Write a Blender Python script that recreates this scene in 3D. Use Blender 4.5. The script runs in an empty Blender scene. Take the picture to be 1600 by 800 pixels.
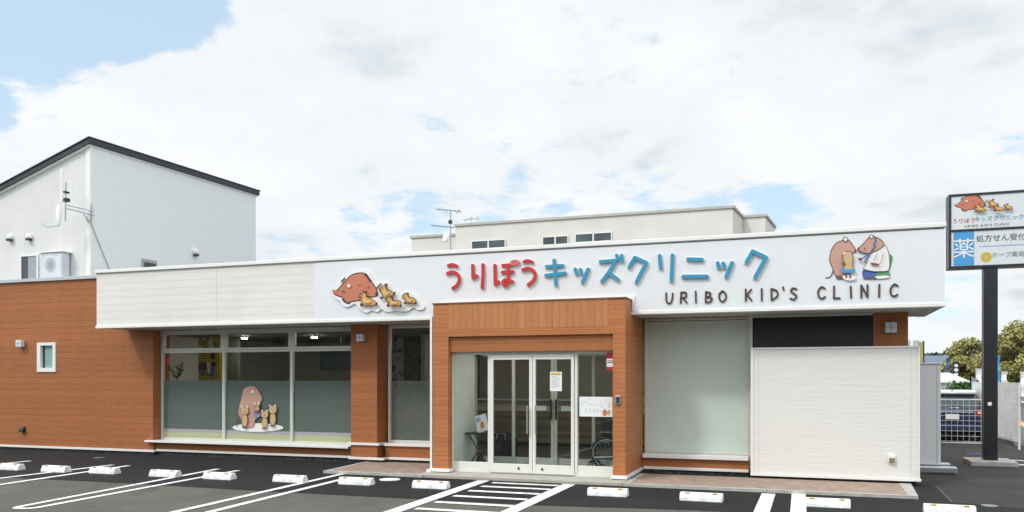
import bpy, math, random
from mathutils import Vector, Matrix
random.seed(7)
S = bpy.context.scene
COL = S.collection
R = math.radians
# ------------------------------------------------------------------ camera
F = 1284.0; HX = 1250.0; HY = 592.0; CH = 1.75
TH = math.atan((HX - 800) / F); CT, ST = math.cos(TH), math.sin(TH)
cd = bpy.data.cameras.new('camera'); cam = bpy.data.objects.new('camera', cd); COL.objects.link(cam)
cam.location = (0, 0, CH); cam.rotation_euler = (R(90), 0, TH)
cd.sensor_width = 36; cd.lens = 36 * F / 1600; cd.shift_y = (HY - 400) / 1600; cd.clip_end = 3000; cd.clip_start = 0.05
S.camera = cam
S.view_settings.view_transform = 'Standard'; S.view_settings.look = 'None'; S.view_settings.gamma = 1
S.view_settings.use_curve_mapping = False
S.view_settings.exposure = 0.40

def raydir(px, py):
    l = (px - 800) / F; u = -(py - HY) / F
    v = Vector((l * CT - ST, CT + l * ST, u)); v.normalize(); return v
# ------------------------------------------------------------------ world
SUNV = Vector((-0.42, -0.62, 0.80)).normalized()
W = bpy.data.worlds.new("World"); S.world = W; W.use_nodes = True
nt = W.node_tree; nt.nodes.clear(); N = nt.nodes; L = nt.links
def wn(t, **k):
    n = N.new(t)
    for a, b in k.items(): setattr(n, a, b)
    return n
def wmath(op, a, b=None, c=None, clamp=False):
    n = wn('ShaderNodeMath', operation=op, use_clamp=clamp)
    for i, v in enumerate((a, b, c)):
        if v is None: continue
        if isinstance(v, (int, float)): n.inputs[i].default_value = v
        else: L.new(v, n.inputs[i])
    return n.outputs[0]
sky = wn('ShaderNodeTexSky', sky_type='NISHITA'); sky.sun_disc = False
sky.sun_elevation = math.asin(SUNV.z); sky.sun_rotation = math.atan2(SUNV.x, SUNV.y)
sky.air_density = 1.0; sky.dust_density = 1.0; sky.altitude = 0
tc = wn('ShaderNodeTexCoord')
sp = wn('ShaderNodeSeparateXYZ'); L.new(tc.outputs['Generated'], sp.inputs[0])
den = wmath('ADD', wmath('MAXIMUM', sp.outputs[2], 0.0), 0.22)
cb = wn('ShaderNodeCombineXYZ')
L.new(wmath('DIVIDE', sp.outputs[0], den), cb.inputs[0]); L.new(wmath('DIVIDE', sp.outputs[1], den), cb.inputs[1])
def noise(sc, det, rough, dist, off):
    m = wn('ShaderNodeMapping'); m.inputs['Location'].default_value = off; L.new(cb.outputs[0], m.inputs[0])
    n = wn('ShaderNodeTexNoise'); L.new(m.outputs[0], n.inputs['Vector'])
    n.inputs['Scale'].default_value = sc; n.inputs['Detail'].default_value = det
    n.inputs['Roughness'].default_value = rough; n.inputs['Distortion'].default_value = dist
    return n.outputs['Fac']
n1 = noise(1.7, 9, 0.6, 0.25, (3.1, 1.2, 0)); n2 = noise(1.3, 7, 0.5, 0.3, (8, 4, 2)); n3 = noise(5.5, 6, 0.55, 0.4, (1, 7, 5)); n4 = noise(15, 7, 0.65, 0.5, (4, 2, 9)); n5 = noise(2.1, 5, .5, .2, (6.5, 3, 1))
cover = wmath('ADD', wmath('MULTIPLY', wmath('SUBTRACT', n1, 0.5), 1.9), 1.03)
cover = wmath('ADD', cover, wmath('MULTIPLY', wmath('SUBTRACT', n3, 0.5), 1.5))
cover = wmath('ADD', cover, wmath('MULTIPLY', wmath('SUBTRACT', n4, 0.5), 0.9))
# where the gaps between the clouds are (directions in the world sky) : px, py, radius in degrees, depth
for px, py, rad, amp in ((-40, -60, 4.6, .85), (60, -68, 4.8, .85), (160, -66, 4.6, .85), (250, -40, 3.7, .72), (310, 32, 2.3, .45), (-15, 170, 1.2, .40), (610, 358, 3.0, .36), (710, 340, 3.0, .36), (820, 318, 3.0, .42), (960, 325, 3.0, .36), (1050, 322, 3.0, .34),
                         (1150, 325, 3.0, .36), (1240, 335, 2.6, .34), (-300, -250, 14, .6), (460, 385, 2, .35), (1590, 240, 1.6, .16), (1500, 480, 2, .3)):
    d = raydir(px, py)
    dp = wn('ShaderNodeVectorMath', operation='DOT_PRODUCT'); L.new(tc.outputs['Generated'], dp.inputs[0]); dp.inputs[1].default_value = d
    mr = wn('ShaderNodeMapRange', interpolation_type='SMOOTHSTEP'); L.new(dp.outputs['Value'], mr.inputs['Value'])
    mr.inputs['From Min'].default_value = math.cos(R(rad * 1.5)); mr.inputs['From Max'].default_value = math.cos(R(rad * 0.35))
    mr.inputs['To Min'].default_value = 0; mr.inputs['To Max'].default_value = amp
    cover = wmath('SUBTRACT', cover, mr.outputs[0])
mk = wn('ShaderNodeMapRange', interpolation_type='SMOOTHSTEP'); L.new(cover, mk.inputs['Value'])
mk.inputs['From Min'].default_value = 0.30; mk.inputs['From Max'].default_value = 0.72
ramp = wn('ShaderNodeValToRGB')
L.new(wmath('ADD', wmath('ADD', wmath('MULTIPLY', n2, 0.42), wmath('MULTIPLY', n3, 0.22)), wmath('MULTIPLY', n5, 0.36)), ramp.inputs[0])
ramp.color_ramp.elements[0].position = 0.38; ramp.color_ramp.elements[0].color = (0.47, 0.525, 0.57, 1)
ramp.color_ramp.elements[1].position = 0.57; ramp.color_ramp.elements[1].color = (0.77, 0.785, 0.80, 1)
e = ramp.color_ramp.elements.new(0.47); e.color = (0.70, 0.735, 0.76, 1)
bg1 = wn('ShaderNodeBackground'); bg1.inputs[1].default_value = 0.12
tint = wn('ShaderNodeMix', data_type='RGBA'); tint.inputs[0].default_value = 0.62
L.new(sky.outputs[0], tint.inputs[6]); tint.inputs[7].default_value = (4.7, 6.0, 7.0, 1); L.new(tint.outputs[2], bg1.inputs[0])
def sstep(v, a, b, c, d):
    q = wn('ShaderNodeMapRange', interpolation_type='SMOOTHSTEP'); L.new(v, q.inputs['Value'])
    for nme, val in zip(('From Min', 'From Max', 'To Min', 'To Max'), (a, b, c, d)): q.inputs[nme].default_value = val
    return q.outputs[0]
# cloud out of view, overhead and behind the camera, brightened to lift ambient light
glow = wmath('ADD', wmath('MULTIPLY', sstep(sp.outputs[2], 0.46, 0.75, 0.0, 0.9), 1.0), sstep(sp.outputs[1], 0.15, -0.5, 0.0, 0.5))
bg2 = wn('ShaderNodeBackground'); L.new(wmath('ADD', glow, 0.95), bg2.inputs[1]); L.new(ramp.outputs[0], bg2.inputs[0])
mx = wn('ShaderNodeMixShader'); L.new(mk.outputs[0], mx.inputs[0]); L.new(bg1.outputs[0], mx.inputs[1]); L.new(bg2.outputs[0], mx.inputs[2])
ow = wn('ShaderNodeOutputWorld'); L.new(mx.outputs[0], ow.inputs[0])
# ------------------------------------------------------------------ sun (veiled by cloud: soft)
sd = bpy.data.lights.new('sun', 'SUN'); sd.energy = 1.25; sd.angle = R(7); sd.color = (1, 0.955, 0.89)
sun = bpy.data.objects.new('sun', sd); COL.objects.link(sun); sun.location = (-20, -20, 30)
sun.rotation_euler = (-SUNV).to_track_quat('-Z', 'Y').to_euler()

# ------------------------------------------------------------------ materials
MATS = {}
class NT:
    def __init__(s, name):
        s.m = bpy.data.materials.new(name); s.m.use_nodes = True; s.t = s.m.node_tree; s.t.nodes.clear()
        s.out = s.n('ShaderNodeOutputMaterial'); s.p = s.n('ShaderNodeBsdfPrincipled'); s.l(s.p.outputs[0], s.out.inputs[0])
        s.g = s.n('ShaderNodeNewGeometry')
    def n(s, t, **k):
        x = s.t.nodes.new(t)
        for a, b in k.items(): setattr(x, a, b)
        return x
    def l(s, a, b): s.t.links.new(a, b)
    def math(s, op, a, b=None, c=None):
        x = s.n('ShaderNodeMath', operation=op)
        for i, v in enumerate((a, b, c)):
            if v is None: continue
            if isinstance(v, (int, float)): x.inputs[i].default_value = v
            else: s.l(v, x.inputs[i])
        return x.outputs[0]
    def noise(s, sc, det=4, rough=.55, stretch=(1, 1, 1), dist=0):
        m = s.n('ShaderNodeMapping'); m.inputs['Scale'].default_value = stretch; s.l(s.g.outputs['Position'], m.inputs[0])
        x = s.n('ShaderNodeTexNoise'); s.l(m.outputs[0], x.inputs['Vector'])
        x.inputs['Scale'].default_value = sc; x.inputs['Detail'].default_value = det; x.inputs['Roughness'].default_value = rough
        x.inputs['Distortion'].default_value = dist
        return x.outputs['Fac']
    def mapr(s, v, a, b, c, d):
        x = s.n('ShaderNodeMapRange'); s.l(v, x.inputs[0])
        for i, q in enumerate((a, b, c, d)): x.inputs[i + 1].default_value = q
        return x.outputs[0]
    def scale_color(s, col, fac):
        x = s.n('ShaderNodeVectorMath', operation='SCALE')
        if isinstance(col, tuple): x.inputs[0].default_value = col[:3]
        else: s.l(col, x.inputs[0])
        s.l(fac, x.inputs['Scale']); return x.outputs[0]
    def mix(s, fac, a, b):
        x = s.n('ShaderNodeMix', data_type='RGBA')
        if isinstance(fac, (int, float)): x.inputs[0].default_value = fac
        else: s.l(fac, x.inputs[0])
        for i, v in ((6, a), (7, b)):
            if isinstance(v, tuple): x.inputs[i].default_value = (*v[:3], 1)
            else: s.l(v, x.inputs[i])
        return x.outputs[2]
    def bump(s, h, strength, dist=0.01):
        x = s.n('ShaderNodeBump'); s.l(h, x.inputs['Height']); x.inputs['Strength'].default_value = strength
        x.inputs['Distance'].default_value = dist; s.l(x.outputs[0], s.p.inputs['Normal'])
    def col(s, c):
        if isinstance(c, tuple): s.p.inputs['Base Color'].default_value = (*c[:3], 1)
        else: s.l(c, s.p.inputs['Base Color'])
    def rough(s, r): s.p.inputs['Roughness'].default_value = r
def plain(name, c, rough=.5, metal=0, var=.12, nsc=3, spec=.5, bump=0):
    if name in MATS: return MATS[name]
    t = NT(name); f = t.noise(nsc, 5); fac = t.mapr(f, .3, .7, 1 - var, 1 + var * .6)
    t.col(t.scale_color(c, fac)); t.rough(rough); t.p.inputs['Metallic'].default_value = metal
    t.p.inputs['Specular IOR Level'].default_value = spec
    if bump: t.bump(t.noise(60, 3), bump, .004)
    MATS[name] = t.m; return t.m
def siding(name, c, h, axis='z', groove=.07, depth=.35, var=.06, grain=.12, rough=.55, joint=3.03):
    """boards h wide laid across axis, each with its own slight tone, a dark groove and a wood grain"""
    t = NT(name); sp = t.n('ShaderNodeSeparateXYZ'); t.l(t.g.outputs['Position'], sp.inputs[0])
    xy = t.math('ADD', sp.outputs[0], sp.outputs[1])
    q = sp.outputs[2] if axis == 'z' else xy
    q = t.math('DIVIDE', t.math('ADD', q, 100.0), h); fr = t.math('FRACT', q); fl = t.math('FLOOR', q)
    wn_ = t.n('ShaderNodeTexWhiteNoise', noise_dimensions='1D'); t.l(fl, wn_.inputs['W'])
    st = (2, 2, 22) if axis == 'z' else (22, 22, 2)
    gr = t.noise(3.2, 5, .6, st)
    big = t.noise(.6, 4, .6)
    fac = t.math('ADD', t.mapr(wn_.outputs[0], 0, 1, 1 - var, 1 + var), t.mapr(gr, .3, .7, -grain, grain))
    fac = t.math('ADD', fac, t.mapr(big, .3, .7, -.06, .06))
    streak = t.noise(1.0, 5, .6, (7, 7, .35)); fac = t.math('ADD', fac, t.mapr(streak, .3, .7, -.3 * grain, .3 * grain))
    gm = t.math('LESS_THAN', fr, groove)
    fac = t.math('MULTIPLY', fac, t.math('SUBTRACT', 1.0, t.math('MULTIPLY', gm, depth)))
    t.col(t.scale_color(c, fac)); t.rough(rough); t.p.inputs['Specular IOR Level'].default_value = .3
    hgt = t.math('ADD', t.mapr(fr, 0, groove * 1.6, 0, 1), t.math('MULTIPLY', gr, .25))
    t.bump(hgt, .45, .006)
    MATS[name] = t.m; return t.m
BROWN = (.35, .130, .048)
M_brown = siding('brown siding', BROWN, .151, groove=.05, depth=.2)
M_porch = siding('brown porch cladding', (.42, .158, .058), .083, groove=.08, depth=.2)
M_porchv = siding('brown upright boards', (.44, .185, .072), .125, axis='x', groove=.07, depth=.34)
M_cream = siding('pale fascia siding', (.70, .69, .66), .155, groove=.03, depth=.12, var=.015, grain=.015, rough=.5)
M_housew = siding('white upright siding', (.66, .665, .655), .22, axis='x', groove=.05, depth=.06, var=.02, grain=.02)
M_rear = siding('cream panel siding', (.66, .65, .60), .48, groove=.02, depth=.12, var=.015, grain=.012)
def wavy(name, c, sx, sz, strength, dist, var=.03):
    t = NT(name); a = t.noise(1.0, 4, .55, (sx, sx, sz), .9); b = t.noise(70, 3)
    t.col(t.scale_color(c, t.mapr(a, .3, .7, 1 - var, 1 + var))); t.rough(.7); t.p.inputs['Specular IOR Level'].default_value = .25
    t.bump(t.math('ADD', a, t.math('MULTIPLY', b, .08)), strength, dist); MATS[name] = t.m; return t.m
M_block = wavy('white wavy wall tile', (.71, .705, .67), 2.6, 20, .2, .03, .015)
M_stucco = wavy('grey stucco', (.74, .775, .785), 5, 14, .22, .02, .03)
def panel_mat():
    t = NT('white sign panel'); st = t.noise(1.0, 5, .65, (3, 3, .4)); bg = t.noise(.8, 4, .6)
    f = t.math('MULTIPLY', t.mapr(st, .45, .75, 1, .975), t.mapr(bg, .3, .7, .975, 1.01))
    t.col(t.scale_color((.72, .745, .77), f)); t.rough(.34); MATS['white sign panel'] = t.m; return t.m
M_panel = panel_mat()
M_white = plain('white trim', (.78, .78, .76), .4, var=.04)
M_alu = plain('pale aluminium frame', (.60, .61, .55), .38, metal=.15, var=.04)
M_cap = plain('grey metal coping', (.50, .54, .58), .35, metal=.4, var=.06)
M_line = plain('grey joint and shade line', (.42, .43, .45), .5)
M_black = plain('matt black panel', (.010, .012, .015), .45, var=.1)
M_blackm = plain('black painted metal', (.014, .016, .022), .35, var=.15)
M_roof = plain('charcoal roof metal', (.035, .042, .05), .4, metal=.3, var=.1)
M_conc = plain('concrete', (.42, .41, .38), .85, var=.25, nsc=6, bump=.4)
M_stopc = plain('painted concrete stop', (.76, .78, .79), .8, var=.3, nsc=11, bump=.6)
M_found = plain('dark foundation', (.07, .075, .075), .8, var=.7, nsc=14, bump=.5)
M_yel = plain('yellow reflector', (.75, .42, .05), .4)
M_steel = plain('galvanised steel', (.42, .45, .47), .35, metal=.7, var=.15)
M_dark = plain('dark plastic', (.02, .022, .025), .45)
M_grey = plain('grey plastic', (.33, .35, .36), .45)
M_lamp = plain('lamp cover', (.62, .68, .74), .25)
M_red = plain('red letter', (.50, .028, .032), .35, var=.05)
M_blue = plain('blue letter', (.030, .27, .44), .35, var=.05)
M_brl = plain('dark brown letter', (.075, .040, .028), .4, var=.1)
M_boar = plain('boar brown', (.52, .18, .105), .5, var=.08)
M_boarp = plain('boar pale brown', (.52, .31, .24), .5, var=.05)
M_pig = plain('piglet tan', (.58, .32, .09), .5, var=.08)
M_pigp = plain('piglet pale tan', (.58, .41, .20), .5, var=.05)
M_out = plain('outline ink', (.05, .025, .03), .5)
M_outp = plain('outline soft ink', (.16, .09, .08), .5)
M_pink = plain('pink', (.66, .17, .16), .5)
M_sky = plain('bright blue', (.06, .30, .62), .4, var=.03)
M_mid = plain('mid blue', (.07, .13, .40), .5)
M_green = plain('jacket green', (.08, .33, .13), .5)
M_paper = plain('paper', (.75, .77, .76), .6, var=.03)
M_stripe = plain('pale blue stripe', (.30, .40, .58), .5)
M_text = plain('sign text', (.05, .04, .045), .5)
M_gold = plain('emblem yellow', (.55, .42, .04), .5)
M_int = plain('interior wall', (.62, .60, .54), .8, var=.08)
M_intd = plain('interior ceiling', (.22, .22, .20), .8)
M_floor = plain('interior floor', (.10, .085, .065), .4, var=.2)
M_stone = siding('stone counter front', (.25, .20, .13), .09, groove=.08, depth=.35, var=.3, grain=.25)
M_vest = plain('vestibule wall', (.80, .84, .81), .5, var=.05)
M_leaf = plain('dark leaf', (.025, .07, .02), .5, var=.4, nsc=9)
M_hedge = plain('hedge leaf', (.045, .12, .018), .6, var=.5, nsc=3)
M_autumn = plain('autumn leaf', (.36, .34, .12), .8, var=.35, nsc=1.2)
M_far = plain('far leaf', (.035, .065, .035), .7, var=.4, nsc=.6)
M_bark = plain('bark', (.07, .055, .04), .9, var=.3)
M_grass = plain('grass', (.06, .13, .02), .8, var=.4)
M_carb = plain('navy car paint', (.028, .040, .085), .22, var=.05)
M_cars = plain('silver car paint', (.55, .58, .60), .25, var=.03)
M_tyre = plain('tyre', (.02, .02, .02), .8)
M_carg = plain('car window', (.035, .05, .052), .08, var=.1)
M_tail = plain('tail light', (.55, .03, .03), .15)
M_mesh = plain('white coated wire', (.70, .72, .72), .4)
M_bluer = plain('blue grey roof tile', (.10, .13, .21), .5, var=.3, nsc=8)
M_skin = plain('cardboard', (.5, .42, .3), .6)
M_yelp = plain('yellow notice', (.50, .36, .03), .6, var=.4, nsc=8)
M_orange = plain('orange toy', (.75, .22, .03), .5)
M_road = plain('road paint', (.70, .70, .67), .7, var=.12, nsc=18)
M_roadp_y = plain('ochre road paint', (.55, .33, .12), .7)
def paint_mat():
    t = NT('white parking paint'); f = t.noise(9, 6, .7); g = t.noise(120, 2)
    t.col(t.mix(t.mapr(t.math('ADD', f, t.math('MULTIPLY', g, .35)), .68, .86, 0, .72), (.74, .75, .74), (.17, .17, .16))); t.rough(.75)
    t.bump(g, .5, .004); return t.m
M_paint = paint_mat()
def asphalt(name, c, var, speck):
    t = NT(name); a = t.noise(.7, 6, .65); b = t.noise(160, 2, .7); cc = t.noise(14, 5, .7); k = t.noise(2.2, 5, .6, (1, .35, 1))
    fac = t.math('ADD', t.mapr(a, .3, .7, 1 - var, 1 + var), t.mapr(b, .3, .7, -speck, speck))
    fac = t.math('ADD', fac, t.mapr(cc, .3, .7, -.16, .16)); fac = t.math('ADD', fac, t.mapr(t.noise(34, 3, .8), .3, .7, -.22, .22)); fac = t.math('ADD', fac, t.mapr(k, .35, .65, -var * .5, var * .5))
    blot = t.noise(1.1, 3, .5, (1, 1, 1), .8); fac = t.math('MULTIPLY', fac, t.mapr(blot, .60, .72, 1, .80))
    vr = t.n('ShaderNodeTexVoronoi'); t.l(t.g.outputs['Position'], vr.inputs['Vector']); vr.inputs['Scale'].default_value = 60
    fac = t.math('ADD', fac, t.mapr(vr.outputs['Distance'], 0, .35, speck * .9, -speck * .25))
    t.col(t.scale_color(c, fac)); t.rough(.88); t.p.inputs['Specular IOR Level'].default_value = .3
    t.bump(t.math('ADD', b, t.math('MULTIPLY', cc, .5)), .9, .006); return t.m
M_asph = asphalt('worn grey asphalt', (.103, .102, .085), .14, .28)
M_asphn = asphalt('fresh black asphalt', (.013, .0135, .014), .2, .30)
M_asphr = asphalt('right side asphalt', (.044, .043, .038), .25, .28)
def pavers():
    t = NT('reddish brick pavers'); b = t.n('ShaderNodeTexBrick'); t.l(t.g.outputs['Position'], b.inputs[0])
    b.inputs['Scale'].default_value = 5; b.inputs['Color1'].default_value = (.30, .215, .165, 1); b.inputs['Color2'].default_value = (.36, .27, .21, 1)
    b.inputs['Mortar'].default_value = (.22, .19, .16, 1); b.inputs['Mortar Size'].default_value = .02; b.inputs['Brick Width'].default_value = .5; b.inputs['Row Height'].default_value = .5
    t.col(t.scale_color(b.outputs[0], t.mapr(t.noise(5, 5), .3, .7, .8, 1.15))); t.rough(.85)
    return t.m
M_pave = pavers()
def glassy(name, tint, ior=1.5, rough=.0):
    m = bpy.data.materials.new(name); m.use_nodes = True; t = m.node_tree; t.nodes.clear()
    o = t.nodes.new('ShaderNodeOutputMaterial'); x = t.nodes.new('ShaderNodeMixShader'); fr = t.nodes.new('ShaderNodeFresnel')
    a = t.nodes.new('ShaderNodeBsdfTransparent'); b = t.nodes.new('ShaderNodeBsdfGlossy'); fr.inputs[0].default_value = ior
    a.inputs[0].default_value = (*tint, 1); b.inputs['Roughness'].default_value = rough; b.inputs[0].default_value = (.9, .95, .95, 1)
    nz = t.nodes.new('ShaderNodeTexNoise'); nz.inputs['Scale'].default_value = .9; nz.inputs['Detail'].default_value = 1
    tcn = t.nodes.new('ShaderNodeNewGeometry'); t.links.new(tcn.outputs['Position'], nz.inputs['Vector'])
    bp = t.nodes.new('ShaderNodeBump'); bp.inputs['Strength'].default_value = .12; bp.inputs['Distance'].default_value = .01
    t.links.new(nz.outputs[0], bp.inputs['Height']); t.links.new(bp.outputs[0], b.inputs['Normal'])
    inv = t.nodes.new('ShaderNodeMath'); inv.operation = 'SUBTRACT'; inv.inputs[0].default_value = 1; t.links.new(tcn.outputs['Backfacing'], inv.inputs[1])
    mu = t.nodes.new('ShaderNodeMath'); mu.operation = 'MULTIPLY'; t.links.new(fr.outputs[0], mu.inputs[0]); t.links.new(inv.outputs[0], mu.inputs[1])
    for i, n in ((0, mu), (1, a), (2, b)): t.links.new(n.outputs[0], x.inputs[i])
    t.links.new(x.outputs[0], o.inputs[0]); return m
M_glass = glassy('window glass', (.94, .96, .95))
def film(name, c, see, rough=.35):
    m = bpy.data.materials.new(name); m.use_nodes = True; t = m.node_tree; t.nodes.clear()
    o = t.nodes.new('ShaderNodeOutputMaterial'); x = t.nodes.new('ShaderNodeMixShader'); x.inputs[0].default_value = see
    p = t.nodes.new('ShaderNodeBsdfPrincipled'); p.inputs['Base Color'].default_value = (*c, 1); p.inputs['Roughness'].default_value = rough
    p.inputs['Specular IOR Level'].default_value = .25
    a = t.nodes.new('ShaderNodeBsdfTransparent'); t.links.new(p.outputs[0], x.inputs[1]); t.links.new(a.outputs[0], x.inputs[2])
    t.links.new(x.outputs[0], o.inputs[0]); return m
M_film = film('frosted film', (.16, .19, .18), .12)
M_filml = film('pale frosted film', (.92, .97, .95), .45, .3)
for nd in M_filml.node_tree.nodes:
    if nd.type == 'BSDF_PRINCIPLED': nd.inputs['Specular IOR Level'].default_value = .5
_t = M_filml.node_tree; _tr = _t.nodes.new('ShaderNodeBsdfTranslucent'); _tr.inputs[0].default_value = (.9, .95, .9, 1)
_mx = [n for n in _t.nodes if n.type == 'MIX_SHADER'][0]; _t.links.new(_tr.outputs[0], _mx.inputs[2]); _mx.inputs[0].default_value = .25
M_filmy = film('pale yellow band', (.55, .53, .34), .0)
M_filmp = film('lilac band', (.50, .44, .50), .0)
M_filmg = film('middle frosted film', (.20, .22, .20), .42)

# ------------------------------------------------------------------ mesh helpers
def pl(px, py, Y):
    a = (px - 800) / F; d = Y / (CT + a * ST)
    return (a * d * CT - d * ST, CH - (py - HY) * d / F)
def gp(px, py, z=0):
    d = F * (CH - z) / (py - HY); l = (px - 800) / F * d
    return (l * CT - d * ST, d * CT + l * ST)
class MB:
    def __init__(s): s.v = []; s.f = []; s.m = []; s.mi = 0; s.xf = None; s.sm = []; s.smooth = False
    def add(s, vs, fs):
        b = len(s.v)
        for p in vs:
            p = Vector(p)
            if s.xf: p = s.xf @ p
            s.v.append(p)
        for q in fs: s.f.append([i + b for i in q]); s.m.append(s.mi); s.sm.append(s.smooth)
        return s
    def box(s, x0, x1, y0, y1, z0, z1):
        return s.add([(x, y, z) for z in (z0, z1) for y in (y0, y1) for x in (x0, x1)],
                     [(0, 2, 3, 1), (4, 5, 7, 6), (0, 1, 5, 4), (2, 6, 7, 3), (0, 4, 6, 2), (1, 3, 7, 5)])
    def prism(s, pts, y0, y1, axis='y'):
        """closed outline (a,b) extruded between y0 (front) and y1"""
        n = len(pts)
        def mkp(a, b, y): return (a, y, b) if axis == 'y' else ((y, a, b) if axis == 'x' else (a, b, y))
        vs = [mkp(a, b, y0) for a, b in pts] + [mkp(a, b, y1) for a, b in pts]
        area = sum(pts[i][0] * pts[(i + 1) % n][1] - pts[(i + 1) % n][0] * pts[i][1] for i in range(n))
        front = list(range(n)); back = list(range(2 * n - 1, n - 1, -1))
        sides = [(i, i + n, (i + 1) % n + n, (i + 1) % n) for i in range(n)]
        fs = [front, back] + sides
        flip = (area < 0) if axis != 'x' else (area > 0)
        if axis == 'z': flip = area > 0
        if flip: fs = [list(reversed(q)) for q in fs]
        return s.add(vs, fs)
    def ring(s, pts, w, y0, y1):
        """closed band of half-width w along the outline, in the x-z plane"""
        n = len(pts); out = []; inn = []
        for i in range(n):
            a = Vector(pts[i - 1]); b = Vector(pts[i]); c = Vector(pts[(i + 1) % n])
            t = (c - a)
            if t.length < 1e-9: t = Vector((1, 0))
            t.normalize(); nn = Vector((-t.y, t.x)); out.append(b + nn * w); inn.append(b - nn * w)
        vs = [(p.x, y0, p.y) for p in out] + [(p.x, y0, p.y) for p in inn] + [(p.x, y1, p.y) for p in out] + [(p.x, y1, p.y) for p in inn]
        fs = []
        for i in range(n):
            j = (i + 1) % n
            fs += [(i, j, j + n, i + n), (i + 2 * n, i + 3 * n, j + 3 * n, j + 2 * n), (i, i + 2 * n, j + 2 * n, j), (i + n, j + n, j + 3 * n, i + 3 * n)]
        return s.add(vs, fs)
    def stroke(s, pts, w, y0, y1):
        """open thick line with round ends in the x-z plane, as one clean outline"""
        P = [Vector(p) for p in pts]; n = len(P); lft = []; rgt = []
        for i in range(n):
            if i == 0: t = (P[1] - P[0]).normalized(); k = 1
            elif i == n - 1: t = (P[-1] - P[-2]).normalized(); k = 1
            else:
                t1 = (P[i] - P[i - 1]).normalized(); t2 = (P[i + 1] - P[i]).normalized(); t = t1 + t2
                t = t.normalized() if t.length > 1e-6 else t1
                k = min(1.5, 1 / max(.4, math.sqrt(max(0.01, (1 + t1.dot(t2)) / 2))))
            nn = Vector((-t.y, t.x)) * w * k; lft.append(P[i] + nn); rgt.append(P[i] - nn)
        def cap(c, t):
            a0 = math.atan2(t.y, t.x); return [c + Vector((math.cos(a0 + q), math.sin(a0 + q))) * w for q in [R(60), R(30), 0, R(-30), R(-60)]]
        te = (P[-1] - P[-2]).normalized(); tb = (P[0] - P[1]).normalized()
        poly = lft + cap(P[-1], te) + rgt[::-1] + cap(P[0], tb)
        return s.prism([(p.x, p.y) for p in poly], y0, y1)
    def tube(s, pts, r, n=8, r2=None):
        P = [Vector(p) for p in pts]; m = len(P); rings = []; up = None
        for i in range(m):
            t = (P[min(i + 1, m - 1)] - P[max(i - 1, 0)]).normalized()
            if up is None or abs(up.dot(t)) > .95: up = Vector((0, 0, 1)) if abs(t.z) < .9 else Vector((1, 0, 0))
            a = t.cross(up).normalized(); b = t.cross(a).normalized()
            rr = r if r2 is None else r + (r2 - r) * i / (m - 1)
            rings.append([P[i] + (a * math.cos(2 * math.pi * k / n) + b * math.sin(2 * math.pi * k / n)) * rr for k in range(n)])
        vs = [p for q in rings for p in q]; fs = []
        for i in range(m - 1):
            for k in range(n):
                a, b = i * n + k, i * n + (k + 1) % n; fs.append((a, a + n, b + n, b))
        o = s.smooth; s.smooth = True; bidx = len(s.f)
        s.add(vs, fs); s.smooth = o
        s.add(rings[0], [list(range(n))]); s.add(rings[-1], [list(range(n - 1, -1, -1))]); return s
    def ell(s, c, r, nu=16, nv=10):
        vs = []; fs = []
        for j in range(nv + 1):
            ph = math.pi * j / nv
            for i in range(nu):
                th = 2 * math.pi * i / nu
                vs.append((c[0] + r[0] * math.sin(ph) * math.cos(th), c[1] + r[1] * math.sin(ph) * math.sin(th), c[2] + r[2] * math.cos(ph)))
        for j in range(nv):
            for i in range(nu):
                a, b = j * nu + i, j * nu + (i + 1) % nu
                fs.append((a, a + nu, b + nu, b))
        o = s.smooth; s.smooth = True; s.add(vs, fs); s.smooth = o; return s
    def build(s, name, mats, parent=None, bevel=0):
        org = parent_world(parent) if parent else Vector((0, 0, 0))
        me = bpy.data.meshes.new(name); me.from_pydata([tuple(p - org) for p in s.v], [], s.f)
        if not isinstance(mats, (list, tuple)): mats = [mats]
        for m in mats: me.materials.append(m)
        for p, mi, sm in zip(me.polygons, s.m, s.sm): p.material_index = mi; p.use_smooth = sm
        me.update(); o = bpy.data.objects.new(name, me); COL.objects.link(o); o.parent = parent
        if bevel:
            b = o.modifiers.new('bevel', 'BEVEL'); b.width = bevel; b.segments = 2; b.limit_method = 'ANGLE'; b.angle_limit = R(50)
        return o
def parent_world(o):
    v = Vector((0, 0, 0))
    while o: v += o.location; o = o.parent
    return v
def thing(name, label, cat, loc, group=None):
    o = bpy.data.objects.new(name, None); COL.objects.link(o); o.location = loc; o.empty_display_size = .2
    o['label'] = label; o['category'] = cat
    if group: o['group'] = group
    return o
def tag(o, label, cat, group=None):
    o['label'] = label; o['category'] = cat
    if group: o['group'] = group
    return o
def center(o):
    """give a one-mesh thing its origin at its base"""
    me = o.data; c = sum((v.co for v in me.vertices), Vector()) / len(me.vertices); z = min(v.co.z for v in me.vertices)
    c.z = z; me.transform(Matrix.Translation(-c)); o.location = o.location + c; return o
def single(name, mb, mat, label, cat, group=None, bevel=0): return tag(center(mb.build(name, mat, None, bevel)), label, cat, group)
def struct(name, mb, mat): o = mb.build(name, mat); o['kind'] = 'structure'; return o
def copy_tree(o, parent=None):
    c = o.copy(); COL.objects.link(c); c.parent = parent
    for ch in list(o.children): copy_tree(ch, c)
    return c
def ellipse(cx, cz, rx, rz, n=24, rot=0):
    return [(cx + rx * math.cos(a) * math.cos(rot) - rz * math.sin(a) * math.sin(rot), cz + rx * math.cos(a) * math.sin(rot) + rz * math.sin(a) * math.cos(rot)) for a in [2 * math.pi * i / n for i in range(n)]]
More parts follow.
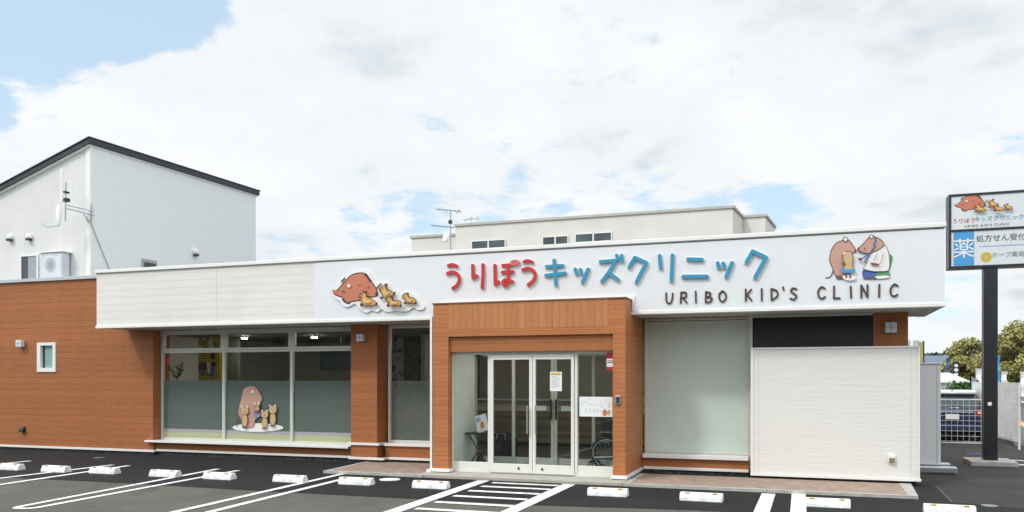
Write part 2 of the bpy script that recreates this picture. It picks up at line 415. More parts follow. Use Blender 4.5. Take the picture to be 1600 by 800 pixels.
def smooth(pts, k=4, closed=True):
    n = len(pts); out = []; rng = range(n) if closed else range(n - 1)
    for i in rng:
        if closed: p = [Vector(pts[(i + j) % n]) for j in (-1, 0, 1, 2)]
        else: p = [Vector(pts[max(0, min(n - 1, i + j))]) for j in (-1, 0, 1, 2)]
        for q in range(k):
            t = q / k; out.append(tuple(.5 * ((2 * p[1]) + (-p[0] + p[2]) * t + (2 * p[0] - 5 * p[1] + 4 * p[2] - p[3]) * t * t + (-p[0] + 3 * p[1] - 3 * p[2] + p[3]) * t ** 3)))
    if not closed: out.append(tuple(pts[-1]))
    return out

# ------------------------------------------------------------------ ground
struct('ground', MB().add([(-400, -60, -.006), (400, -60, -.006), (400, 900, -.006), (-400, 900, -.006)], [(0, 1, 2, 3)]), M_asphr)
def poly_sheet(name, pts, z, mat):
    return struct(name, MB().add([(x, y, z) for x, y in pts], [list(range(len(pts)))]), mat)
poly_sheet('parking_lot', [(-40, -20), (12, -20), (8, 12.55), (2.9, 12.75), (2.05, 13.06), (2.1, 14.99), (1.6, 15.4), (-40, 15.4)], 0, M_asph)
poly_sheet('asphalt_strip', [(-40, 10.72), (-13.4, 10.78), (-10.6, 10.86), (-8.0, 10.79), (-5.27, 10.82), (-3.44, 10.84), (-1.31, 11.12), (1.2, 11.2), (6.5, 11.35), (8.3, 12.5), (2.9, 12.72), (2.02, 13.06), (2.08, 14.95), (1.6, 15.35), (-40, 15.35)], .004, M_asphn)
def marking(pts, z=.008): return poly_sheet('parking_marking', pts, z, M_paint)
def bar(p0, p1, w):
    a = Vector(p0); b = Vector(p1); n = (b - a).normalized(); n = Vector((-n.y, n.x)) * w / 2
    return [tuple(a - n), tuple(b - n), tuple(b + n), tuple(a + n)]
for p0, p1 in (((-13.35, 8.3), (-13.15, 13.05)), ((-12.3, 8.3), (-12.74, 13.05)), ((-15.8, 8.3), (-15.44, 13.1)),
               ((-7.70, 8.0), (-7.93, 13.2)), ((-7.25, 8.0), (-7.52, 12.7))):
    marking(bar(p0, p1, .12))
# hairpin bay line with its rounded near end
def hairpin(a0, a1, b0, b1, w):
    A0, A1, B0, B1 = map(Vector, (a0, a1, b0, b1)); c = (A0 + B0) / 2; r = (A0 - B0).length / 2; ang = math.atan2((A0 - c).y, (A0 - c).x)
    mid = [c + Vector((math.cos(ang + math.pi * k / 8), math.sin(ang + math.pi * k / 8))) * r for k in range(1, 8)]
    line = [A1, A0] + mid + [B0, B1]; l = []; q = []
    for i, p in enumerate(line):
        t = (line[min(i + 1, len(line) - 1)] - line[max(i - 1, 0)]).normalized(); n = Vector((-t.y, t.x)) * w / 2; l.append(tuple(p + n)); q.append(tuple(p - n))
    mb = MB(); n = len(l); mb.add([(*p, .008) for p in l + q], [(i, i + 1, i + 1 + n, i + n) for i in range(n - 1)]); struct('parking_marking', mb, M_paint)
hairpin((-10.06, 8.4), (-10.64, 13.15), (-9.76, 8.4), (-10.1, 13.05), .11)
marking(bar((-5.0, 7.5), (-5.12, 13.15), .21)); marking(bar((-3.60, 7.5), (-3.60, 13.15), .21))
for py in (757, 763.5, 771.5, 781, 792.5, 805):
    Y = gp(820, py)[1]; marking([(-4.88, Y - .075), (-3.72, Y - .075), (-3.72, Y + .075), (-4.88, Y + .075)])
marking(bar((-.52, 8), (-.45, 13.07), .2)); marking(bar((-.02, 8), (-.02, 13.2), .2))
# paved apron with pale kerb
def apron(name, x0, x1, y0, y1, skew):
    k = .1; struct('kerb', MB().prism([(x0 - skew, y0), (x1, y0), (x1 + .08, y1), (x1 - k, y1), (x1 - k - .03, y0 + k), (x0 - skew + k, y0 + k), (x0 + k, y1), (x0, y1)], -.02, .05, 'z'), M_conc)
    struct(name, MB().prism([(x0 - skew + k + .004, y0 + k + .004), (x1 - k - .034, y0 + k + .004), (x1 - k - .004, y1), (x0 + k + .004, y1)], -.02, .045, 'z'), M_pave)
apron('brick_apron', -8.45, -6.3, 13.2, 15.1, -.12)
apron('brick_apron', -2.72, 1.62, 13.2, 14.75, 0)
struct('entrance_slab', MB().box(-6.32, -2.74, 13.22, 13.95, -.02, .048), plain('entrance concrete', (.40, .38, .33), .8, var=.15, nsc=4))
struct('manhole_cover', MB().prism([(x, y) for x, y in ellipse(*gp(609, 750), .18, .18)], .002, .014, 'z'), M_stopc)
struct('drain_cover', MB().prism([(x, y) for x, y in ellipse(*gp(1546, 791), .1, .1)], .001, .012, 'z'), M_steel)
struct('drain_cover', MB().prism([(x, y) for x, y in ellipse(-14.6, 14.1, .12, .12)], .005, .014, 'z'), plain('blue grey lid', (.12, .16, .2), .5))

# ------------------------------------------------------------------ clinic building
YF = 14.22; YW = 15.3; YB = 15.08; YP = 13.68
clinic = thing('clinic_building', 'single-storey clinic with brown siding, long white fascia and projecting entrance porch', 'building', (-6.5, 15.3, 0))
def part(name, mb, mat, parent=clinic, bevel=0, label=None):
    o = mb.build(name, mat, parent, bevel)
    if label: o['label'] = label
    return o
XL = -14.02
# left wing wall and its depth, roof slabs
ww = [pl(60, 537, YB), pl(87, 580, YB)]
wx0, wz1 = ww[0]; wx1, wz0 = ww[1]
m = MB(); m.box(-24, wx0, YB, 15.25, .12, 4.12); m.box(wx1, XL, YB, 15.25, .12, 4.12); m.box(wx0, wx1, YB, 15.25, .12, wz0); m.box(wx0, wx1, YB, 15.25, wz1, 4.12)
m.box(XL - .17, XL, 15.25, 15.6, .12, 2.86)
part('wall', m, M_brown, label='brown horizontal siding wall of the left wing')
part('coping', MB().box(-24.05, -14.9, YB - .05, 15.4, 4.12, 4.2), M_cap, bevel=.005)
part('base_trim', MB().box(-24, XL + .02, YB - .035, YB - .001, .07, .12).box(XL + .02, XL + .055, YB - .035, 15.12, .07, .12), M_white, bevel=.004)
for q in ((-24, XL, YB + .02, 15.25, .12), (XL + .001, -8.8, 15.17, 15.28, .1), (-8.78, -8.08, 14.98, 15.28, .1), (-8.079, -6.35, 15.17, 15.28, .1), (-2.77, -.86, 15.17, 15.28, .1), (-.8, 1.8, 14.85, 16.2, .12)): part('foundation', MB().box(*q[:4], -.02, q[4]), M_found)
part('roof', MB().box(-24, -14.8, 15.4, 18.6, 3.95, 4.05).box(-14.75, 1.7, 15.3, 23.8, 3.7, 3.8), plain('flat roof sheet', (.3, .31, .32), .6))
part('rear_wall', MB().box(-14.8, 1.66, 23.8, 24, 0, 4.1).box(-24, -14.8, 18.4, 18.6, 0, 4.1).box(-24, -23.85, 15.25, 18.4, 0, 4.1).box(-14.8, -14.65, 15.6, 23.8, 0, 4.1), M_cream)
part('side_wall', MB().box(1.5, 1.66, 15.5, 23.8, 0, 4.1), M_brown)
# fascia: left part pale siding, right part smooth sign panel
fxl = pl(151, 460, YF)[0]; fxm = pl(492, 460, YF)[0]; fxr = pl(1476, 460, YF)[0]
part('fascia', MB().box(fxl, fxm, YF, YF + .12, 2.93, 4.09).box(fxl, fxl + .12, YF + .12, 15.3, 2.93, 4.09).box(fxl + .12, fxr - .13, 15.32, 15.45, 2.9, 4.09), M_cream)
part('sign_panel', MB().box(fxm + .004, fxr, YF - .012, YF + .12, 2.93, 4.07).box(fxr - .12, fxr, YF + .12, 16.5, 2.93, 4.07), M_panel)
part('fascia_coping', MB().box(fxl - .02, fxr + .02, YF - .04, YF + .14, 4.10, 4.17).box(fxl - .02, fxl + .14, YF + .14, 15.5, 4.10, 4.17).box(fxr - .14, fxr + .02, YF + .14, 16.5, 4.10, 4.17), M_white, bevel=.008)
part('coping_shadow_strip', MB().box(fxl, fxr, YF - .02, YF + .1, 4.09, 4.10), M_line)  # grey strip stands in for the shade line under the coping
part('fascia_base_trim', MB().box(fxl - .01, fxr + .012, YF - .03, YF + .13, 2.87, 2.93), M_white, bevel=.006)
part('soffit', MB().box(fxl + .1, fxr - .12, YF + .131, 15.3, 2.875, 2.90).box(1.62, fxr - .12, 15.3, 16.45, 2.875, 2.9).box(fxr - .12, fxr + .01, YF + .131, 16.5, 2.873, 2.925), plain('soffit board', (.50, .50, .47), .6, var=.03))
part('panel_joint', MB().box(-11.55, -11.546, YF - .002, YF, 2.93, 4.09), M_line)
# wall strips around the windows
m = MB()
m.box(XL, -8.8, 15.15, 15.28, .14, .30)
m.box(-8.08, -6.33, 15.15, 15.28, .14, .37)
part('lower_wall', m, M_brown)
part('lower_wall', MB().box(-2.765, -.86, 15.15, 15.3, .14, .30), M_brown)
part('base_trim', MB().box(XL + .056, -8.8, 15.11, 15.149, .09, .14).box(-8.82, -8.04, 14.92, 14.959, .09, .14).box(-8.04, -8.0, 14.92, 15.11, .09, .14).box(-8.0, -6.36, 15.11, 15.149, .09, .14), M_white, bevel=.004)
part('base_trim', MB().box(-2.73, -.86, 15.11, 15.149, .09, .14), M_white, bevel=.004)
# pillar between the left windows
pil = part('pillar', MB().box(-8.78, -8.17, 14.96, 15.45, .14, 2.874), M_brown, bevel=.004)
part('pillar_band', MB().box(-8.85, -8.11, 14.92, 15.3, .385, .435), M_white, pil, .004)
# three-bay window
def window(name, x0, x1, z0, z1, y, mull, trans, filmz, label, fw=.06, films=M_film, band=True):
    m = MB(); D = .07
    m.box(x0, x0 + fw, y, y + D, z0, z1); m.box(x1 - fw, x1, y, y + D, z0, z1)
    m.box(x0 + fw, x1 - fw, y, y + D, z0, z0 + fw); m.box(x0 + fw, x1 - fw, y, y + D, z1 - fw, z1)
    for q in mull: m.box(q - fw * .6, q + fw * .6, y - .01, y + D, z0 + fw, z1 - fw)
    w = part(name, MB().add(m.v, m.f), M_alu, bevel=.004, label=label)
    if trans:
        xs = [x0 + fw] + mull + [x1 - fw]
        for a, b in zip(xs[:-1], xs[1:]):
            t = MB(); a2 = a + (fw * .6 + .002 if a in mull else 0); b2 = b - (fw * .6 + .002 if b in mull else 0)
            t.box(a2, b2, y - .012, y + D, trans - .055, trans - .005); t.box(a2, b2, y - .006, y + D, trans + .0, trans + .05)
            t.box(a2, a2 + .045, y - .006, y + D, trans + .05, z1 - fw - .002); t.box(b2 - .045, b2, y - .006, y + D, trans + .05, z1 - fw - .002)
            t.box(a2 + .045, b2 - .045, y - .006, y + D, z1 - fw - .04, z1 - fw - .002)
            part('transom_frame', t, M_alu, w, .003)
    part('glass', MB().box(x0 + fw - .01, x1 - fw + .01, y + .03, y + .036, z0 + fw - .01, z1 - fw + .01), M_glass, w)
    if filmz:
        b0 = z0 + fw
        if band:
            part('frosted_film', MB().box(x0 + fw, x1 - fw, y + .040, y + .042, b0 + .20, filmz), films, w)
            part('coloured_band', MB().box(x0 + fw, x1 - fw, y + .040, y + .042, b0 + .13, b0 + .198), M_filmp, w)
            part('coloured_band', MB().box(x0 + fw, x1 - fw, y + .040, y + .042, b0 - .01, b0 + .128), M_filmy, w)
        else: part('frosted_film', MB().box(x0 + fw, x1 - fw, y + .040, y + .042, b0 - .01, filmz), films, w)
    return w
mulls = [pl(349.5, 600, YW)[0], pl(455.5, 600, YW)[0]]
w1 = window('window', XL + .02, -8.79, .34, 2.86, YW, mulls, 2.40, 1.71, 'wide three-bay window with opening transoms and frosted lower half')
part('sill', MB().box(XL - .16, -8.86, 14.98, 15.34, .30, .345), M_white, w1, .005)
w2 = window('window', -8.10, -6.38, .42, 2.86, YW, [], None, 1.71, 'tall window left of the porch', films=M_filmg, band=False)
part('sill', MB().box(-8.10, -6.36, 15.1, 15.35, .37, .42), M_white, w2, .005)
w3 = window('window', -2.74, -.86, .38, 2.86, YW, [], None, 2.81, 'fully frosted window right of the porch', fw=.035, films=M_filml, band=False)
part('sill', MB().box(-2.74, -.86, 15.08, 15.35, .30, .375), M_white, w3, .005)
# small window in the left wing
w4 = part('window', MB().box(wx0 - .02, wx0 + .09, YB - .03, YB + .06, wz0 - .02, wz1 + .02).box(wx1 - .07, wx1 + .02, YB - .03, YB + .06, wz0 - .02, wz1 + .02).box(wx0 + .09, wx1 - .07, YB - .03, YB + .06, wz0 - .02, wz0 + .08).box(wx0 + .09, wx1 - .07, YB - .03, YB + .06, wz1 - .05, wz1 + .02), M_white, bevel=.004, label='small white-framed window in the left wing')
part('glass', MB().box(wx0 + .05, wx1 - .05, YB + .03, YB + .036, wz0, wz1), M_glass, w4)
part('blind', MB().box(wx0 + .16, wx1 - .06, YB + .045, YB + .055, wz0 + .01, wz1 - .01), plain('green blind', (.34, .52, .47), .6), w4)
# porch
px0, px1 = -6.32, -2.77; ox0, ox1 = pl(700.5, 600, YP)[0], pl(957.5, 600, YP)[0]; pz = 3.13; oz = pl(830, 524, YP)[1]
porch = part('porch', MB().box(px0, px1, YP, 15.3, oz, pz - .02), M_porch, bevel=.004, label='projecting entrance porch clad in orange-brown boards')
part('post', MB().prism([(px0, YP), (ox0, YP), (ox0, 13.99), (px0 + .12, 13.99), (px0 + .12, 15.3), (px0, 15.3)], .12, oz - .001, 'z'), M_porch, porch, .004)
part('post', MB().prism([(ox1, YP), (px1, YP), (px1, 15.3), (px1 - .12, 15.3), (px1 - .12, 13.99), (ox1, 13.99)], .12, oz - .001, 'z'), M_porch, porch, .004)
part('upper_cladding', MB().box(px0 + .3, px1 - .3, YP - .004, YP + .03, oz + .13, pz - .01), M_porchv, porch)
part('porch_coping', MB().box(px0 - .02, px1 + .015, YP - .02, YF - .032, pz - .02, pz), plain('brown coping', (.22, .10, .05), .5), porch)
part('porch_flashing', MB().box(px0 - .08, px1 + .06, YF - .045, YF - .013, pz + .0, pz + .06).box(px1 + .015, px1 + .06, YF - .045, YF - .013, 2.93, pz), M_white, porch)
part('base_trim', MB().box(px0 - .02, ox0 + .03, YP - .03, YP + .14, .06, .12), M_white, porch, .005)
part('base_trim', MB().prism([(ox1 - .03, YP - .03), (px1 + .03, YP - .03), (px1 + .03, 15.11), (px1 - .1, 15.11), (px1 - .1, YP + .12), (ox1 - .03, YP + .12)], .06, .119, 'z'), M_white, porch, .005)
part('footing', MB().box(px0 + .02, ox0 - .02, YP + .03, 13.9, -.02, .06), M_found, porch)
part('footing', MB().box(ox1 + .02, px1 - .02, YP + .03, 13.9, -.02, .06).box(px1 - .1, px1 - .02, 13.91, 15.2, -.02, .06), M_found, porch)
part('corner_trim', MB().box(px0 - .075, px0 - .03, YP + .02, YP + .07, .1, 2.9).box(px0 - .11, px0 - .02, YP - .06, YP + .1, .03, .1), M_white, porch, .006)
# door screen
YD = 13.86
dx = [pl(p, 640, YD)[0] for p in (706, 764, 772, 827, 838, 895, 901, 960)]
dz1 = pl(830, 549, YD)[1]
part('header', MB().box(ox0, ox1, YD - .12, YD + .1, dz1, oz - .002), M_brown, porch)
M_dw = plain('white door frame', (.70, .71, .66), .35, var=.03)
ent = part('entrance', MB().box(dx[0] - .02, dx[0] + .02, YD, YD + .1, .05, dz1).box(dx[7] - .02, dx[7] + .04, YD, YD + .1, .05, dz1).box(dx[0] + .02, dx[7] - .02, YD, YD + .1, dz1 - .05, dz1)
           .box(dx[0] + .02, dx[7] - .02, YD, YD + .1, .05, .11).box(dx[1] - .02, dx[1] + .03, YD - .01, YD + .1, .11, dz1 - .05).box(dx[6] - .035, dx[6] + .015, YD - .01, YD + .1, .11, dz1 - .05)
           .box(dx[0] + .02, dx[1] - .02, YD + .01, YD + .08, .11, .24).box(dx[6] + .015, dx[7] - .02, YD + .01, YD + .08, .11, .24), M_dw, porch, .004)
part('side_glass', MB().box(dx[0] + .01, dx[1] - .01, YD + .04, YD + .046, .23, dz1 - .04), M_glass, ent) if False else None
def sub(name, mb, mat, bevel=0): return part(name, mb, mat, porch, bevel)
sub('side_glass', MB().box(dx[0] + .01, dx[1] - .01, YD + .04, YD + .046, .23, dz1 - .04), M_glass)
sub('side_glass', MB().box(dx[6] + .005, dx[7] - .01, YD + .04, YD + .046, .23, dz1 - .04), M_glass)
def leaf(x0, x1, hx):
    z0, z1 = .075, dz1 - .055; y = YD - .03; t = .055
    d = part('door', MB().box(x0, x0 + t, y, y + .05, z0, z1).box(x1 - t, x1, y, y + .05, z0, z1).box(x0 + t, x1 - t, y, y + .05, z1 - .09, z1).box(x0 + t, x1 - t, y, y + .05, z0, z0 + .16), M_dw, porch, .004)
    return d
for x0, x1, hx in ((dx[1] + .035, (dx[3] + dx[4]) / 2 - .004, -1), ((dx[3] + dx[4]) / 2 + .004, dx[6] - .04, 1)):
    leaf(x0, x1, hx); sub('door_glass', MB().box(x0 + .05, x1 - .05, YD - .008, YD - .002, .2, dz1 - .12), M_glass)
    hh = (x1 if hx < 0 else x0) - hx * -.075
    sub('door_handle', MB().tube([(hh, YD - .09, .78), (hh, YD - .09, 1.28)], .014, 10).tube([(hh, YD - .09, .84), (hh, YD - .03, .84)], .008).tube([(hh, YD - .09, 1.22), (hh, YD - .03, 1.22)], .008), M_steel)
    kx = (x1 - .25 if hx < 0 else x0 + .18)
    sub('door_lock', MB().prism(ellipse(kx, .16, .02, .02), YD - .045, YD - .031), M_dark)
# right side: dark panel, brown infill, white wall block
bx0 = pl(1173, 650, 14.75)[0]; bx1 = pl(1436, 650, 14.75)[0]
kx0, kx1 = pl(1175, 520, YW)[0], pl(1364, 520, YW)[0]; rx1 = 1.72
part('frame_post', MB().box(-.855, -.80, YW - .06, YW + .1, .1, 2.872), M_alu)
part('dark_panel', MB().box(kx0, kx1, YW, YW + .08, 2.0, 2.84), M_black, label='matt black band above the white wall block')
part('panel_frame', MB().box(kx0, kx1 + .02, YW - .02, YW + .09, 2.841, 2.872), M_alu)
part('wall', MB().box(kx1 + .002, rx1, YW - .02, 15.5, 2.0, 2.873).box(-.8, rx1 - .02, 15.5, 15.62, .1, 2.87), M_brown)
zt = pl(1300, 543, 14.75)[1]
part('wall_block', MB().box(bx0 + .05, bx1 - .02, 14.75, 15.2, .13, zt - .02), M_block, bevel=.004, label='white wall with wavy textured cladding')
part('block_trim', MB().box(bx0 + .05, bx1 - .02, 14.735, 15.22, zt - .018, zt + .012).box(bx0, bx0 + .049, 14.735, 15.2, .13, zt + .012).box(bx1 - .019, bx1 + .012, 14.735, 15.2, .13, zt + .012).box(bx0 - .005, bx1 + .03, 14.715, 15.2, .085, .129), M_white, bevel=.004)
for q in (bx1 - .12, bx0 + .13): part('panel_joint', MB().box(q, q + .004, 14.748, 14.751, .13, zt - .02), M_line)
part('footing', MB().box(bx0 + .1, bx1 - .08, 14.84, 15.2, -.02, .085), M_found)
# interior
inn = part('interior', MB().box(-14.6, 1.5, 21.0, 21.1, 0, 2.8).box(-14.6, -14.5, 15.6, 21, 0, 2.8).box(-2.6, -2.5, 15.7, 21, 0, 2.8), M_int)
part('interior_floor', MB().box(-14.6, 1.5, 15.35, 21, .02, .06), M_floor, inn)
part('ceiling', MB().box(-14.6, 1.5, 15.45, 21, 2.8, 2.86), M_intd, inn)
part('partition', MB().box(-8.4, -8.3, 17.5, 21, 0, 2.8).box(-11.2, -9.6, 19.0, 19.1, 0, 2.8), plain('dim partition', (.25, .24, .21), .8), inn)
vx0, vx1 = dx[0] + .005, dx[7] + .05
part('vestibule_wall', MB().box(vx0 - .06, vx0, 14.0, 14.98, .05, 2.4), M_vest, inn); part('vestibule_wall', MB().box(vx1, vx1 + .06, 14.0, 15.35, .05, 2.4), M_vest, inn)
part('vestibule_ceiling', MB().box(vx0, vx1, 14.0, 15.4, 2.36, 2.42), M_vest, inn)
part('vestibule_floor', MB().box(vx0, vx1, 13.97, 15.4, .0, .056), plain('grey mat', (.16, .17, .17), .8), inn)
YI = 15.4
m = MB(); m.box(vx0, vx1, YI, YI + .07, 2.2, 2.42)
for p in (742, 802, 863, 868, 927): x = pl(p, 650, YI)[0]; m.box(x - .03, x + .03, YI, YI + .06, .06, 2.2)
m.box(vx0, vx1, YI + .061, YI + .065, .06, .2)
part('inner_screen', m, M_dw, inn, .004)
x = pl(865.5, 650, YI)[0]
for s in (-1, 1): part('inner_handle', MB().tube([(x + s * .05, YI - .04, .95), (x + s * .05, YI - .04, 1.35)], .02), M_dark, inn)
for s in (-1, 1): part('door_sticker', MB().box(x + s * .26 - .11, x + s * .26 + .11, YI - .01, YI - .005, 1.13, 1.22), M_paper, inn)
single('reception_counter', MB().box(-9.2, -3.2, 19.8, 20.4, .05, .92), M_stone, 'stone-faced reception counter seen through the entrance doors', 'counter') if False else None
rc = thing('reception_counter', 'long stone-faced reception counter seen through the entrance doors', 'counter', (-6, 19.9, .06))
MB().box(-8.2, -3.2, 19.8, 20.4, .14, .93).build('counter_front', M_stone, rc); MB().box(-8.2, -3.2, 19.86, 20.4, .06, .14).build('plinth', M_dark, rc)
MB().box(-8.2, -3.2, 19.86, 19.9, .931, 1.2).build('screen_panel', M_int, rc); MB().box(-8.25, -3.15, 19.74, 20.45, 1.201, 1.24).build('counter_top', M_paper, rc, .005)

# ------------------------------------------------------------------ sign letters
def letters(root, strokes, w, y, mat, name='letter', back=.014):
    """strokes : list of letters, each a list of polylines in photo pixels lying on the fascia plane"""
    for L_ in strokes:
        m = MB()
        for i, st in enumerate(L_):
            P = [pl(*p, y) for p in st]
            if len(P) > 2: P = smooth(P, 4, False) if not (len(st) > 2 and st[0] is None) else P
            m.mi = 0; m.stroke(P, w, y - .048 - i * .0016, y - .018)
        for i, st in enumerate(L_):
            P = [pl(*p, y) for p in st]
            if len(P) > 2: P = smooth(P, 4, False)
            m.mi = 1; m.stroke(P, w + back, y - .0165 - i * .0012, y - .002)
        m.build(name, [mat, M_white], root)
YS = YF - .012
sx, sz = pl(950, 425, YS)
js = thing('sign_lettering', 'large raised red and blue Japanese lettering across the white fascia', 'sign', (sx, YS, sz))
red = [
 [[(702, 415.5), (708, 413.8), (714.5, 416)], [(700.5, 427.5), (708.9, 425.3), (716.3, 429.2), (719, 437), (715.5, 445.5), (709, 450.5)]],
 [[(739.7, 415), (740.2, 434.6)], [(740.2, 434.6), (745.6, 431.2)], [(755.8, 414), (755.8, 432), (754.6, 449.5)]],
 [[(774.3, 415), (774.9, 444.2)], [(774.9, 444.2), (780, 440.8)], [(787, 415.2), (799, 414.5)], [(786.2, 426), (802, 424.6)], [(795, 415.5), (795.6, 428), (795.7, 439), (792.6, 446), (788, 445)], [(788, 445), (788, 439.5), (793, 437.5), (801.5, 440)]],
 [[(820, 409.5), (825.5, 407.8), (832, 410)], [(818, 422), (826.5, 419.6), (834.2, 423.5), (837.2, 431.5), (833.7, 439.5), (826.5, 445)]]]
blue = [
 [[(855, 417), (880, 415.3)], [(854, 430.7), (883.7, 427)], [(866.7, 407), (869.5, 445)]],
 [[(899.5, 421), (901.8, 428)], [(907.5, 421.5), (909, 427.5)], [(919.7, 421), (911, 441)]],
 [[(939, 409.3), (962, 407.5)], [(962, 407.5), (955, 421), (941.3, 440)], [(953.5, 427.5), (966, 437)], [(964.4, 399.5), (966, 406)], [(972, 399.5), (972.7, 408)]],
 [[(983.7, 417.5), (992.6, 402.8)], [(992.6, 402.8), (1010.5, 410.8)], [(1010.5, 410.8), (995, 441)]],
 [[(1031.2, 400), (1032.7, 418.7)], [(1051.2, 399), (1049.5, 438.7)]],
 [[(1075.5, 405.3), (1097, 406)], [(1067.8, 432.5), (1105, 432.2)]],
 [[(1121.7, 411.3), (1123.3, 418.3)], [(1130.5, 411.8), (1131.5, 418)], [(1144, 411), (1135, 432.5)]],
 [[(1166.3, 410), (1176.3, 393)], [(1176.3, 393), (1197, 402.6)], [(1197, 402.6), (1180, 433.7)]]]
letters(js, red, .030, YS, M_red); letters(js, blue, .030, YS, M_blue)
# the pink snout that stands for the voiced mark
m = MB(); c = pl(805.3, 410.6, YS); m.mi = 0; m.prism(ellipse(*c, .095, .052, 24, .1), YS - .060, YS - .02); m.mi = 1; m.prism(ellipse(*c, .11, .067, 24, .1), YS - .0195, YS - .004)
m.mi = 2
for s in (-.026, .026): m.prism(ellipse(c[0] + s, c[1], .008, .026), YS - .064, YS - .0601)
m.build('snout_mark', [M_pink, M_white, M_brl], js)
# English line
GL = {'U': [[(0, 1), (.05, .2), (.4, 0), (.75, .2), (.9, .95)]], 'R': [[(.1, 0), (.15, 1)], [(.15, 1), (.8, .95), (.75, .55), (.15, .5)], [(.4, .5), (.95, 0)]],
      'I': [[(.5, 0), (.5, 1)]], 'B': [[(.12, 0), (.12, 1)], [(.12, 1), (.7, .9), (.6, .56), (.12, .54)], [(.2, .52), (.9, .4), (.75, .04), (.12, 0)]],
      'O': [[(.5, 1), (.1, .75), (.1, .25), (.5, 0), (.9, .3), (.9, .75), (.52, 1)]], 'K': [[(.15, 0), (.15, 1)], [(.85, .95), (.2, .45)], [(.35, .5), (.9, .05)]],
      'D': [[(.12, 0), (.12, 1)], [(.12, 1), (.8, .8), (.85, .35), (.12, 0)]], "'": [[(.5, 1), (.6, .75)]],
      'S': [[(.85, .9), (.4, 1), (.15, .75), (.5, .52), (.85, .3), (.55, 0), (.1, .1)]], 'C': [[(.9, .85), (.5, 1), (.1, .65), (.15, .2), (.5, 0), (.9, .15)]],
      'L': [[(.15, 1), (.15, 0), (.85, 0)]], 'N': [[(.12, 0), (.12, 1)], [(.12, 1), (.85, 0)], [(.85, 0), (.85, 1)]]}
es = thing('sign_lettering', 'small dark brown English lettering low on the right of the fascia', 'sign', (pl(1225, 462, YS)[0], YS, 3.1))
wob = random.Random(3)
for ch, zx in (('U', 93), ('R', 168), ('I', 235), ('B', 303), ('O', 380), ('K', 520), ('I', 592), ('D', 662), ("'", 706), ('S', 765), ('C', 918), ('L', 1000), ('I', 1077), ('N', 1150), ('I', 1229), ('C', 1310)):
    px = 1020 + zx / 3.478; yb = 350 + (435 - (zx - 93) * (38 / 1217)) / 3.478 - 1
    xc, zb = pl(px, yb, YS); hh = .185 + wob.uniform(-.012, .012); wd = .125; a = wob.uniform(-.06, .06); m = MB()
    for i, st in enumerate(GL[ch]):
        P = [(xc + (p[0] - .5) * wd + a * p[1] * .1, zb + p[1] * hh) for p in st]
        if ch == "'": P = [(p[0], p[1] + .02) for p in P]
        if len(P) > 2 and ch != 'L': P = smooth(P, 4, False)
        m.stroke(P, .0135, YS - .022 - i * .0014, YS - .0005)
    m.build('letter', M_brl, es)

# ------------------------------------------------------------------ cut-out emblems
class Emb:
    def __init__(s, root, ox, oy, sc, Y, t=.012, dx=0, dz=0, k=1.0, anchor=None):
        s.r = root; s.o = (ox, oy); s.sc = sc; s.Y = Y; s.t = t; s.k = k; s.anchor = anchor
    def P(s, pts):
        out = []
        for a, b in pts:
            x, z = pl(s.o[0] + a / s.sc, s.o[1] + b / s.sc, s.Y)
            if s.anchor: (ax, az), (nx, nz) = s.anchor; x, z = nx + (x - ax) * s.k, nz + (z - az) * s.k
            out.append((x, z))
        return out
    def piece(s, name, layers, mats, base):
        """layers : (material index, closed points in crop pixels, line or fill)"""
        m = MB(); y = base
        for it in layers:
            mi, pts = it[0], it[1]; kind = it[2] if len(it) > 2 else 'f'; m.mi = mi
            P = s.P(pts)
            if kind == 'f': m.prism(smooth(P, 4), s.Y - y - .003, s.Y - y)
            elif kind == 'F': m.prism(P, s.Y - y - .003, s.Y - y)
            elif kind == 'o': m.prism(smooth(P, 4), s.Y - y - .003, s.Y - y); m.mi = it[3]; m.ring(smooth(P, 4), it[4] * s.k, s.Y - y - .0045, s.Y - y - .0032); y += .002
            elif kind == 's': m.stroke(smooth(P, 3, False) if len(P) > 2 else P, it[3] * s.k, s.Y - y - .003, s.Y - y)
            y += .0032
        return m.build(name, mats, s.r)
